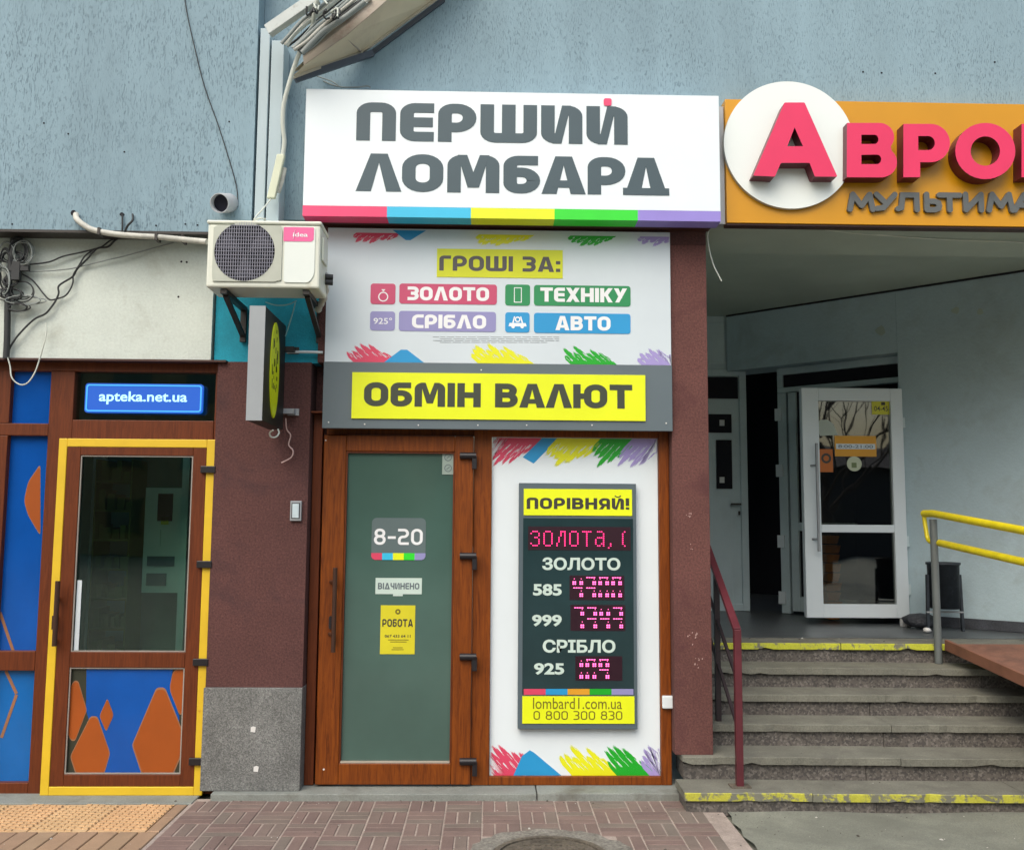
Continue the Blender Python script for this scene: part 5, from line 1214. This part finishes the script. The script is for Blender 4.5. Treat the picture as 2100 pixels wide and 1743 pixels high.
# fan blades behind wires
mb = MB()
for k in range(3):
    t = 2 * math.pi * k / 3 + .5
    mb.prism([(fx + .02 * math.cos(t), fz + .02 * math.sin(t)), (fx + fr_ * .85 * math.cos(t - .35), fz + fr_ * .85 * math.sin(t - .35)), (fx + fr_ * .9 * math.cos(t), fz + fr_ * .9 * math.sin(t)), (fx + fr_ * .85 * math.cos(t + .45), fz + fr_ * .85 * math.sin(t + .45))], YC - .002, YC - .0005)
mb.build('fan', flat('fan_grey', (.035, .035, .055), .5), ac)
mb = MB(); nw = 25
for k in range(1, nw):
    x = fx - fr_ + 2 * fr_ * k / nw; h = math.sqrt(max(0, fr_ ** 2 - (x - fx) ** 2)); mb.box(x - .0016, x + .0016, YC - .0095, YC - .0075, fz - h, fz + h)
for k in range(1, 16):
    z = fz - fr_ + 2 * fr_ * k / 16; h = math.sqrt(max(0, fr_ ** 2 - (z - fz) ** 2)); mb.box(fx - h, fx + h, YC - .0118, YC - .0098, z - .0012, z + .0012)
mb.build('wire_grille', M['grille_wire'], ac)
x0, x1 = a + W_ * .685, a + W_ * .955
MB().prism(roundpoly([(x0, c + H2 * .08), (x1 - .03, c + H2 * .08), (x1, c + H2 * .2), (x1, d - .035), (x0, d - .035)], .02), YC - .004, YC + .001).build('front_panel', mat('ac_panel', (.74, .80, .76), .4, .03, 3), ac)
q = RC(582, 467, 644, 496, YC); MB().prism(roundpoly([(q[0], q[2]), (q[1] - .012, q[2]), (q[1], q[2] + .012), (q[1], q[3]), (q[0], q[3])], .008), YC - .006, YC - .0045).build('logo_plate', M['logo_pink'], ac)
bf(MB(), 'idea', q[0] + .055, q[1] - .035, q[2] + .028, q[3] - .032, YC - .007, .015).bar((q[0] + .058, YC - .0068, q[2] + .012), (q[0] + .068, YC - .0068, q[3] - .014), .001, .006).build('logo_lettering', M['txt_white'], ac)
mb = MB(); mb.box(b + .001, b + .012, YC + .05, YC + .2, c + H2 * .45, c + H2 * .8); mb.build('side_cover', M['ac'], ac, bevel=.004)
mb = MB()
for zz in (.3, .22): mb.tube([(b, YC + .2, c + H2 * zz), (b + .045, YC + .21, c + H2 * zz)], .018, 10)
mb.build('valve', M['cable_k'], ac)
for px in (455, 625):
    xx = P(px, 600, YC).x; mb = MB(); mb.box(xx - .018, xx + .018, YC + .03, -.0 + .02, c - .03, c - .003); mb.bar((xx, YC + .08, c - .03), (xx, .02, c - .20), .03, .02); mb.box(xx - .018, xx + .018, -.008, .02, c - .23, c - .031); mb.build('bracket', M['galv'] if 0 else M['dark_metal'], ac)
# drain hose wrapped at the bottom right
hs_ = MB(); c1 = P(655, 603, -.2)
hs_.tube(smoothpts([P(664, 560, -.28), P(668, 585, -.26), P(664, 612, -.2), P(655, 628, -.14), P(652, 636, -.1)]), [.02 + .004 * math.sin(i * 1.7) for i in range(25)], 10); hs_.build('wrapped_pipe', M['conduit'], ac)

# ================================================================ HANGING FLAG SIGN
yf0, yf1 = -.62, -.07
a0_ = P(509, 745, yf0).x; a1_ = P(541, 745, yf0).x; zt_ = P(525, 628, yf0).z; zb_ = P(525, 862, yf0).z
fs = thing('projecting_sign', 'grey box sign projecting from the wall with a lime emblem on its side', 'sign', ((a0_ + a1_) / 2, -.3, zb_))
MB().box(a0_, a1_, yf0, yf1, zb_, zt_).build('box', flat('sign_dark', (.010, .012, .011), .5), fs, bevel=.002)
MB().box(a0_ - .001, a1_ + .001, yf0 - .006, yf0 - .0005, zb_ - .001, zt_ + .001).build('edge_profile', mat('alu_edge', (.32, .35, .37), .4, .05, 3), fs)
# round emblem on the right-hand face
cy_ = (yf0 + yf1) / 2; cz_ = (zt_ + zb_) / 2; rd = .245; X = a1_ + .001
def yz_disc(mb, r, x0, x1, n=40):
    vs = [(x0, cy_ - .02 + r * .46 * math.cos(2 * math.pi * k / n), cz_ + r * 1.17 * math.sin(2 * math.pi * k / n)) for k in range(n)]; vs += [(x1, v[1], v[2]) for v in vs]
    mb.add(vs, [list(range(n)), list(range(2 * n - 1, n - 1, -1))] + [(k, (k + 1) % n, (k + 1) % n + n, k + n) for k in range(n)]); return mb
yz_disc(MB(), rd, X, X + .006).build('emblem_disc', flat('lime', (.70, .80, .005), .4), fs)
rg = random.Random(8); mb = MB()
for k in range(26):
    t = rg.uniform(0, 6.28); r0 = rg.uniform(.12, .9) * rd; yy = cy_ - .02 + r0 * .42 * math.cos(t); zz = cz_ + 1.1 * r0 * math.sin(t); hh = rg.uniform(.008, .03); ww = rg.uniform(.004, .012)
    mb.box(X + .0062, X + .0072, yy - ww, yy + ww, zz - hh, zz + hh)
mb.build('emblem_print', flat('lime_dark', (.12, .14, .01), .5), fs)
for py_, mm in ((720, 'dark_metal'), (846, 'galv')):
    q = RC(590, py_ - 8, 613, py_ + 6, -.012); mb = MB(); mb.box(q[0], q[1], -.014, -.002, q[2], q[3]); mb.box(a0_ + .02, q[1] - .02, -.069, -.0145, q[2] + .006, q[3] - .006); mb.build('bracket', M[mm], fs)
mb = MB(); px_tube(mb, [(560, 882, -.4), (553, 888, -.38), (556, 896, -.36), (566, 896, -.34), (572, 888, -.32), (570, 880, -.3)], .005); mb.build('wire_loop', M['cable_w'], fs)

# ================================================================ SMALL THINGS ON THE WALLS
mb = MB(); px_tube(mb, [(586, 858, -.05), (588, 880, -.03), (596, 893, -.02), (592, 912, -.015), (601, 924, -.02), (597, 938, -.02), (577, 949, -.03)], .0045); mb.build('hanging_wire', flat('pink_wire', (.55, .38, .35)), label='thin pinkish wire hanging down the brown wall below the box sign', cat='wire')
mb = MB(); px_tube(mb, [(588, 722, -.02), (630, 722, -.02), (662, 723, -.02)], .009); mb.build('white_conduit', M['white'], label='short white plastic tube across the teal wall right of the box sign', cat='pipe')
mb = MB(); px_tube(mb, [(545, 620, -.35), (565, 626, -.3), (590, 625, -.25), (608, 617, -.2)], .004); px_tube(mb, [(606, 620, -.2), (598, 650, -.15), (585, 690, -.1)], .004); mb.build('thin_wire', flat('cyan_wire', (.25, .5, .55)), label='thin pale wire looping beneath the air conditioner in front of teal wall', cat='wire')
# doorbell
q = RC(595, 1027, 618, 1068, -.02); db = thing('doorbell', 'grey rectangular doorbell with white button on the brown wall', 'doorbell', ((q[0] + q[1]) / 2, -.02, q[2]))
MB().box(q[0], q[1], -.022, -.001, q[2], q[3]).build('housing', M['galv'], db, bevel=.003); MB().box(q[0] + .014, q[1] - .014, -.028, -.0225, q[2] + .018, q[3] - .018).build('button', mat('btn', (.55, .66, .7), .4), db, bevel=.002); MB().box(q[0] + .009, q[1] - .009, -.0235, -.0222, q[2] + .013, q[3] - .013).build('bezel', M['black'], db)
for i_, (px, py, lb_) in enumerate(((519, 1495, 'upper small white paper scrap stuck on the granite plinth'), (525, 1576, 'lower small white paper scrap stuck on the granite plinth'))):
    c_ = P(px, py, -.024); MB().prism([(c_.x - .015, c_.z - .015), (c_.x + .012, c_.z - .018), (c_.x + .016, c_.z + .012), (c_.x, c_.z + .018), (c_.x - .014, c_.z + .012)], -.0245, -.0225).build('paper_scrap', M['paper'], label=lb_, cat='paper', group='paper scraps on the plinth')
# exhaust pipe
c0 = P(450, 417, -.30); c1 = P(470, 417, -.149); ep = thing('vent_pipe', 'round grey vent pipe with dark opening sticking out of the stucco above the air conditioner', 'pipe', c1)
mb = MB(); nn = 28; r0 = .06; d_ = (c1 - c0).normalized(); uu = Vector((1, 0, 0)); uu = (uu - d_ * uu.dot(d_)).normalized(); vv = d_.cross(uu)
rings = [(c1, r0), (c0, r0), (c0, r0 - .006), (c0 + d_ * .06, r0 - .006)]
vs = [cc_ + (uu * math.cos(2 * math.pi * k / nn) + vv * math.sin(2 * math.pi * k / nn)) * rr3 for cc_, rr3 in rings for k in range(nn)]
mb.add(vs, [(i * nn + k, i * nn + (k + 1) % nn, (i + 1) * nn + (k + 1) % nn, (i + 1) * nn + k) for i in range(3) for k in range(nn)], 0, True); mb.build('pipe', M['pipe'], ep)
mb = MB(); mb.add([c0 + d_ * .05 + (uu * math.cos(2 * math.pi * k / nn) + vv * math.sin(2 * math.pi * k / nn)) * (r0 - .005) for k in range(nn)], [list(range(nn))]); mb.build('opening', M['pipe_in'], ep)
# holes in stucco
for i_, (px, py, r_h) in enumerate(((150, 437, .018), (250, 440, .014))):
    c_ = P(px, py, -.151); pts = [(c_.x + r_h * math.cos(k) * random.uniform(.7, 1.3), c_.z + r_h * math.sin(k) * random.uniform(.7, 1.2)) for k in (0, .8, 1.6, 2.4, 3.2, 4, 4.8, 5.6)]
    MB().prism(pts, -.1525, -.1505).build('wall_hole', M['black_in'], bld)
for k_, (px, py) in enumerate(((25, 460), (255, 312), (140, 275), (147, 438), (320, 463), (380, 460), (405, 462), (470, 250), (90, 253))):
    c_ = P(px, py, -.151); MB().cyl((c_.x, c_.z), .006, -.1522, -.1505, 7).build('wall_hole', M['black_in'], bld)
for px, py in ((1808, 150), (1918, 151), (1770, 148), (2040, 128)):
    c_ = P(px, py, -.001); MB().cyl((c_.x, c_.z), .007, -.0016, -.0002, 7).build('wall_hole', M['black_in'], bld)
# conduit from the left hole to the AC
mb = MB(); px_tube(mb, [(156, 440, -.16), (158, 450, -.19), (172, 462, -.2), (195, 473, -.2), (250, 482, -.2), (330, 487, -.2), (380, 492, -.22), (425, 496, -.3)], .018, n=10); mb.build('conduit', M['conduit'], label='thick dirty white conduit running along the stucco edge to the air conditioner', cat='pipe')
for i_, (px, py) in enumerate(((205, 476), (322, 487), (376, 491))): 
    c_ = P(px, py, -.2); MB().box(c_.x - .008, c_.x + .008, -.223, -.15, c_.z - .022, c_.z + .022).build('clamp', M['dark_metal'], bpy.data.objects['conduit'])
# thin wire on the left wall (falls from the top of the picture to the vent pipe)
mb = MB(); px_tube(mb, [(377, -20, -.16), (384, 30, -.16), (402, 110, -.16), (420, 180, -.16), (445, 250, -.16), (466, 315, -.16), (482, 370, -.16), (487, 400, -.16), (486, 425, -.16)], .0035); mb.build('drop_wire', M['cable_k'], label='long thin dark wire slanting down the left stucco wall to the vent pipe', cat='wire')
mb = MB(); px_tube(mb, [(251, 440, -.165), (251, 465, -.17), (250, 482, -.17)], .006); px_tube(mb, [(272, 440, -.16), (272, 452, -.2), (262, 463, -.2), (255, 478, -.17)], .007); mb.build('short_cable', M['cable_k'], label='short dark cables coming out of the second hole above the conduit', cat='cable')
# cables over the white wall
def Y0p(pts, Y=-.03): return [(x, y, Y) for x, y in pts]
z7 = lambda x, y: (x * .2093, 459 + y * .2093)
def wire(pts, r, m_, label, Y=-.03, cat='cable', name='cable'):
    mb_ = MB(); px_tube(mb_, [(*z7(x, y), Y + (.005 * math.sin(i * 2.1))) for i, (x, y) in enumerate(pts)], r); return mb_.build(name, m_, label=label, cat=cat)
wire([(1190, 130), (1130, 160), (1060, 225), (960, 240), (900, 290), (860, 340), (760, 440), (710, 520), (580, 605), (575, 680), (550, 745), (500, 820), (440, 885), (330, 940), (180, 1090), (95, 1220), (75, 1310)], .0065, M['cable_k'], 'longest dark cable crossing the white wall down to the shop frame corner')
wire([(1160, 135), (1080, 165), (1000, 225), (920, 250), (800, 280), (620, 320), (480, 375), (290, 400)], .005, M['cable_k'], 'dark cable running from the conduit to the middle of the cable cluster')
wire([(1700, 185), (1500, 240), (1265, 305), (1060, 355), (830, 410), (700, 440), (520, 460), (290, 470)], .004, M['cable_g'], 'lowest thin grey wire stretched across the white wall to the cluster')
wire([(905, 260), (830, 320), (780, 400), (720, 500), (715, 570), (690, 640), (640, 705), (560, 735), (490, 745), (430, 690), (360, 600), (300, 540), (190, 480)], .005, M['cable_k'], 'dark cable making a deep slack loop in the middle of the white wall')
wire([(75, 1310), (100, 1400), (110, 1490), (150, 1550), (215, 1578), (280, 1550), (345, 1450), (390, 1320), (430, 1180), (455, 1060), (450, 970)], .0045, M['cable_w'], 'white wire hanging in a loop in front of the upper blue pane', Y=-.05, cat='wire', name='hanging_wire')
# cable cluster with pole at the left edge
cp = thing('cable_bundle', 'tangle of coiled black and grey cables around a dark riser at the left edge', 'cables', P(20, 740, -.05))
mb = MB(); px_tube(mb, [(*z7(60, 1320), -.04), (*z7(70, 1100), -.04), (*z7(75, 800), -.04), (*z7(85, 620), -.04), (*z7(105, 420), -.05), (*z7(125, 240), -.05), (*z7(130, 150), -.05)], .02, n=8); mb.build('riser', M['cable_k'], cp)
rc = random.Random(31)
def coil(cx_, cy_, rx, ry, n_, r, m_, nm, tilt=0):
    mb_ = MB()
    for k in range(n_):
        a_ = rc.uniform(.78, 1.15); b_ = rc.uniform(.78, 1.12); ox, oy = rc.uniform(-.12, .12) * rx, rc.uniform(-.12, .12) * ry; ph_ = rc.uniform(0, 6)
        pts = [(*z7(cx_ + ox + rx * a_ * math.cos(ph_ + t / 14 * 6.6), cy_ + oy + ry * b_ * math.sin(ph_ + t / 14 * 6.6)), -.045 - .006 * k + .01 * math.sin(t)) for t in range(15)]
        px_tube(mb_, pts, r, k=3, n=5)
    mb_.build(nm, m_, cp)
coil(225, 270, 110, 120, 6, .0035, M['cable_g'], 'grey_coil'); coil(170, 260, 80, 110, 5, .0045, M['cable_k'], 'black_coil'); coil(60, 300, 90, 120, 4, .0035, M['cable_g'], 'grey_coil')
coil(120, 330, 120, 60, 4, .004, M['cable_k'], 'black_coil'); coil(100, 690, 120, 60, 4, .004, M['cable_k'], 'black_coil'); coil(50, 430, 60, 200, 4, .0045, M['cable_k'], 'black_coil'); coil(225, 660, 110, 105, 2, .004, M['cable_k'], 'black_coil'); coil(240, 750, 190, 45, 3, .004, M['cable_g'], 'grey_coil'); coil(180, 820, 110, 40, 3, .004, M['cable_k'], 'black_coil'); coil(30, 560, 70, 130, 5, .004, M['cable_g'], 'grey_coil'); coil(110, 560, 60, 50, 4, .005, M['cable_k'], 'black_coil')
mb = MB(); q = RC(20, 544, 60, 556, -.06); mb.box(q[0], q[1], -.075, -.045, q[2], q[3]); mb.box(q[0] + .02, q[0] + .07, -.08, -.044, q[2] - .06, q[3] + .02); mb.build('clamp', M['cable_k'], cp)
# two dark spots in the white wall
for px, py in ((372, 537), (383, 538), (366, 609)):
    c_ = P(px, py, 0); MB().cyl((c_.x, c_.z), .007, -.002, .001, 8).build('wall_hole', M['black_in'], bld)
# vertical ducts beside the left wall
yd = -.16
for i_, (x0, x1, y0, lb_) in enumerate(((528, 548, 58, 'left taller one of two painted vertical ducts beside the stucco corner'), (551, 577, 83, 'right wider one of two painted vertical ducts, behind the cream box'))):
    a_, b_, _, d2 = RC(x0, y0, x1, y0 + 380, yd); z_t = P(x0, y0, yd).z
    MB().box(a_, b_, yd, -.002, P(x0, 520, yd).z, z_t).build('duct', M['duct'], bevel=.004, label=lb_, cat='duct', group='vertical ducts')
# flashing strip on the wall corner
# cream elongated box hanging on the white cable
mb = MB(); top_, bot_ = P(577, 318, -.24), P(556, 408, -.24)
mb.bar(top_, bot_, .05, .035); cb = mb.build('junction_box', M['lamp_cream'], bevel=.006, label='slim cream plastic box hanging tilted on the white cable left of the main sign', cat='box')
mb = MB(); mb.tube([P(584, 345, -.21), P(578, 372, -.21), P(570, 395, -.21)], .015, 8); mb.build('cap', M['conduit'], cb)
mb = MB(); px_tube(mb, [(655, -20, -.5), (645, 25, -.45), (640, 55, -.4), (622, 90, -.35), (606, 130, -.32), (592, 175, -.3), (582, 215, -.28), (580, 255, -.26), (583, 290, -.24), (580, 318, -.23)], .014, n=8); mb.build('white_cable', M['cable_w'], label='thick white cable bundle falling from the awning to the cream box', cat='cable')
mb = MB(); px_tube(mb, [(556, 408, -.24), (540, 428, -.35), (524, 446, -.4), (522, 452, -.4), (532, 448, -.42), (545, 450, -.4)], .005); mb.build('thin_white_wire', M['cable_w'], label='thin white wire from the cream box to the top of the air conditioner', cat='wire')
# awning / stair soffit at the top
aw = thing('awning', 'slanting beige metal awning tray with dark edge above the white sign', 'awning', P(742, 108, 0))
za = lambda x, y: (470.7 + x * .22416, y * .22416)
Yn = -.33
Nn = [P(*za(680, 600), Yn), P(*za(1070, 330), Yn), P(*za(1450, 0), Yn), P(*za(1900, -390), Yn)]
Ww = [P(*za(565, 712), -.26), P(*za(1210, 480), -.02), P(*za(1880, 0), -.02), P(*za(2400, -370), -.02)]
mb = MB(); mb.add(Nn + Ww, [(0, 4, 5, 1), (1, 5, 6, 2), (2, 6, 7, 3)]); up_ = Vector((0, 0, .03)); k0 = len(mb.v); mb.add([v + up_ for v in Nn + Ww], [(1, 5, 4, 0), (2, 6, 5, 1), (3, 7, 6, 2)])
mb.build('soffit', M['beige'], aw)
Ff = [P(*za(668, 470), Yn - .0), P(*za(990, 225), Yn), P(*za(1280, -10), Yn), P(*za(1740, -380), Yn)]
mb = MB(); mb.add([v + Vector((0, -.004, 0)) for v in Nn] + [v + Vector((0, -.004, 0)) for v in Ff], [(0, 1, 5, 4), (1, 2, 6, 5), (2, 3, 7, 6)]); mb.add([v + Vector((0, .01, 0)) for v in Nn] + [v + Vector((0, .01, 0)) for v in Ff], [(4, 5, 1, 0), (5, 6, 2, 1), (6, 7, 3, 2)])
mb.build('fascia', M['beige_d'], aw)
mb = MB()
mb.bar(P(*za(565, 716), -.27), P(*za(1215, 484), -.03), .02, .02); mb.bar(P(*za(1205, 486), -.03), P(*za(1920, -22), -.03), .02, .012); mb.build('lower_trim', mat('trim_beige', (.55, .50, .40), .5), aw)
mb = MB(); mb.bar(P(*za(600, 730), -.24), P(*za(1310, 490), -.015), .03, .04); mb.bar(P(*za(1300, 490), -.012), P(*za(1960, 0), -.012), .016, .03); mb.build('trim_and_shade', flat('trim_shade', (.06, .075, .1)), aw)  # bottom metal edge, plus the contact shadow along the wall as a dark bar
mb = MB(); mb.bar(P(*za(1060, 335), Yn + .02), P(*za(1205, 470), -.04), .006, .02); mb.build('joint', M['beige_d'], aw)
for pts, mm, nm in (([za(660, 470), za(990, 215), za(1290, -20)], 'conduit', 'pipe'),):
    mb = MB(); px_tube(mb, [(*p, Yn - .02) for p in pts], .014, n=8); mb.build('edge_pipe', M[mm], aw)
cd = MB(); cd.bar(P(*za(352, 290), -.35), P(*za(800, -20), -.42), .05, .07); cd.build('cable_trunking', M['duct'] if 0 else mat('trunk_white', (.50, .55, .54), .5, .08, 5, stain=(.3, .31, .28), stain_scale=8), label='pale rectangular cable trunking slanting up to the top edge', cat='trunking', bevel=.004)
rc2 = random.Random(77); bundle = thing('cable_tangle', 'messy bundle of grey and white cables between the trunking and the awning', 'cables', P(640, 60, -.4))
for k in range(11):
    o_ = k * 22; mb = MB(); mm = ('cable_g', 'conduit', 'cable_w', 'cable_k', 'cable_g')[k % 5]; yy = -.36 - rc2.uniform(0, .1)
    pts = [(480 + o_ * .9 + rc2.uniform(-12, 12), 400 + o_ * .45), (560 + o_ + rc2.uniform(-20, 20), 310 + o_ * .45 + rc2.uniform(-12, 12)), (690 + o_ + rc2.uniform(-20, 20), 180 + o_ * .5 + rc2.uniform(-15, 15)), (800 + o_ * 1.2, 90 + o_ * .45 + rc2.uniform(-15, 15)), (980 + o_ * 1.3, -60 + o_ * .4)]
    px_tube(mb, [(*za(*p), yy) for p in pts], rc2.choice((.007, .011, .014, .018)), n=7); mb.build('cable', M[mm], bundle)
for k in range(7):
    mb = MB(); x = 740 + k * 40; y = 80 + rc2.uniform(-50, 60); yy = -.48
    px_tube(mb, [(*za(x + rc2.uniform(-50, 50), y + rc2.uniform(-60, 60)), yy - .01 * q) for q in range(5)], .006); mb.build('cable', M['cable_w' if k % 2 else 'cable_k'], bundle)
# wires below the awning
mb = MB(); px_tube(mb, [(*za(860, 745), -.02), (*za(940, 780), -.02), (*za(1040, 800), -.02), (*za(1180, 800), -.03), (*za(1260, 790), -.03), (*za(1290, 805), -.02)], .005); px_tube(mb, [(*za(800, 700), -.02), (*za(930, 745), -.02), (*za(1000, 790), -.02)], .004); mb.build('sign_wire', M['cable_g'], label='thin grey wires lying along the top left edge of the white sign', cat='wire')
# wires on the recess ceiling
mb = MB(); px_tube(mb, [(1486, 459, -.02), (1462, 464, -.02), (1452, 478, .0), (1453, 505, .02), (1462, 540, .03), (1471, 560, .03), (1480, 577, .03)], .0045); mb.build('curved_wire', M['cable_w'], label='curved white wire hanging from the orange sign beside the brown pillar', cat='wire')
mb = MB(); px_tube(mb, [(1650, 463, .0), (1740, 472, .1), (1830, 484, .15), (1950, 492, .2), (2040, 495, .2), (2180, 500, .2)], .005); px_tube(mb, [(1655, 466, .0), (1740, 478, .1), (1800, 483, .15), (1900, 489, .18)], .003); mb.build('ceiling_wire', M['cable_w'], label='pale wire stretched below the orange sign across the entrance ceiling', cat='wire')
# peeling spots on right pier
rp_ = random.Random(9); sp = MB()
for cx_, cy_, nq, s_ in ((1412, 1060, 6, 5), (1420, 1310, 9, 9), (1432, 1360, 7, 7), (1415, 1120, 3, 4)):
    for k in range(nq):
        c_ = P(cx_ + rp_.uniform(-s_, s_) * 1.3, cy_ + rp_.uniform(-s_, s_) * 1.5, 0); a_ = rp_.uniform(.002, .006); sp.prism([(c_.x - a_, c_.z), (c_.x, c_.z - a_ * 1.3), (c_.x + a_, c_.z + a_ * .3), (c_.x + a_ * .2, c_.z + a_ * 1.6)], -.0012, .0)
sp.build('paint_chips', mat('chip', (.45, .30, .27), .9), bld)
# marks near top of recess wall: patched plaster
for px, py, s_ in ((1806, 678, .05), (1960, 637, .035), (2010, 640, .03)):
    u1_, z1_ = PW(px, py)
    mb = MB(); rr4 = random.Random(px); pts = [W(u1_ + s_ * math.cos(t) * rr4.uniform(.7, 1.3), z1_ + s_ * math.sin(t) * rr4.uniform(.6, 1.1), -.002) for t in (0, .7, 1.4, 2.1, 2.8, 3.5, 4.2, 4.9, 5.6)]
    mb.add(pts, [list(range(9))]); mb.build('plaster_patch', M['r_ceil'], bld)

# tiny grit, butts and leaf bits along the kerb, on the steps and the asphalt
rg = random.Random(19); mb = MB(); mb2 = MB()
def crumb(m_, x, y, z, r_):
    h = r_ * rg.uniform(.4, .9); t0 = rg.uniform(0, 3)
    b_ = [(x + r_ * rg.uniform(.6, 1.3) * math.cos(t0 + k * 1.57), y + r_ * rg.uniform(.6, 1.3) * math.sin(t0 + k * 1.57), z) for k in range(4)]
    m_.add(b_ + [(x, y, z + h)], [(0, 1, 4), (1, 2, 4), (2, 3, 4), (3, 0, 4)])
for k in range(520):
    a_ = rg.random()
    if a_ < .3: x = rg.uniform(-2, 5); y = FY - abs(rg.gauss(0, .05)) if x < sx0 else SY - .03 - abs(rg.gauss(0, .05)); z = .001
    elif a_ < .62: x = rg.uniform(XA + .05, 4.5); y = rg.uniform(-1.3, SY - .05); z = .006
    elif a_ < .8: x = rg.uniform(-2.8, XA); y = rg.uniform(-1.2, FY); z = .0005
    else:
        i_ = rg.randrange(0, 6); v_ = srot((rg.uniform(XL + .1, 4.6), SY + TR * i_ + TR - rg.random() ** 2 * .2, 0)); x, y, z = v_.x, v_.y, .11 + RZ * i_
    crumb(mb if rg.random() < .72 else mb2, x, y, z, rg.uniform(.002, .0055) if rg.random() < .93 else rg.uniform(.008, .014))
mb.build('grit', flat('grit_dark', (.07, .062, .05), .9), kind='stuff', label='dark grit and leaf crumbs scattered over steps, kerb and pavement', cat='grit')
mb2.build('grit', flat('grit_pale', (.45, .44, .40), .9), kind='stuff', label='pale crumbs and cigarette ends scattered over steps, kerb and pavement', cat='litter')
# ================================================================ STREET OPPOSITE (seen only mirrored in the glass)
ob = thing('brick_house', 'tan brick apartment house across the street mirrored in the pharmacy door glass', 'building', (-16, -36, 0))
MB().box(-30, -4, -46, -36, 0, 15).build('wall', M['opp'], ob)
mb = MB()
for r_i in range(5):
    for c_i in range(8): MB().box(-29 + c_i * 3.1, -27.4 + c_i * 3.1, -35.99, -35.9, 1 + r_i * 2.9, 2.6 + r_i * 2.9).build('window', M['opp_glass'], ob)
def tree(x, y, h, seed, lb):
    rt = random.Random(seed); t_ = thing('bare_tree', lb, 'tree', (x, y, 0), 'bare trees across the street')
    MB().tube([(x, y, 0), (x + .1, y, h * .25), (x - .05, y, h * .5)], [.16, .13, .09], 10).build('trunk', M['bark'], t_)
    mb_ = MB()
    def br(p, d, l, r, dep):
        q = p + d * l * .5 + Vector((rt.uniform(-.08, .08), rt.uniform(-.08, .08), .02)) * l; e = p + d * l
        mb_.tube([p, q, e], [r, r * .8, r * .6], 5, caps=False)
        if dep:
            for _ in range(3):
                nd = (d + Vector((rt.uniform(-.75, .75), rt.uniform(-.75, .75), rt.uniform(-.1, .5)))).normalized(); br(e if rt.random() < .6 else q, nd, l * rt.uniform(.6, .85), r * .6, dep - 1)
    for k in range(6):
        a_ = k * 1.05; br(Vector((x, y, h * (.22 + .06 * k))), Vector((math.cos(a_) * .7, math.sin(a_) * .7, .7)).normalized(), h * .26, .06, 4)
    mb_.build('branches', M['bark'], t_)
for args in ((3.5, -17, 8, 1, 'bare tree across the street, second nearest, straight behind the camera'), (6.5, -20, 9, 2, 'tall bare tree across the street between two nearer trees'), (9.5, -16, 8, 3, 'nearest bare tree across the street, right of the others'), (-2.5, -22, 9, 4, 'farthest bare tree across the street beside the brick house')): tree(*args)
dk = thing('added_dark_house', 'long low house added across the street to darken the reflection in the open door glass', 'building', (16, -38, 0))  # unseen house, added low and dark to darken the lower door reflection
MB().box(-3, 45, -44, -38, 0, 4.6).build('wall', flat('dark_house', (.035, .037, .04), .8), dk)
MB().add([(-3.5, -37.5, 4.6), (45.5, -37.5, 4.6), (45.5, -41, 6.1), (-3.5, -41, 6.1), (-3.5, -44.5, 4.6), (45.5, -44.5, 4.6)], [(0, 1, 2, 3), (3, 2, 5, 4), (0, 3, 4), (1, 5, 2), (0, 4, 5, 1)]).build('roof', flat('dark_roof', (.05, .045, .045), .8), dk)
for k in range(10): MB().box(-1 + 4.4 * k, .6 + 4.4 * k, -37.99, -37.9, 1.2, 2.8).build('window', M['opp_glass'], dk)
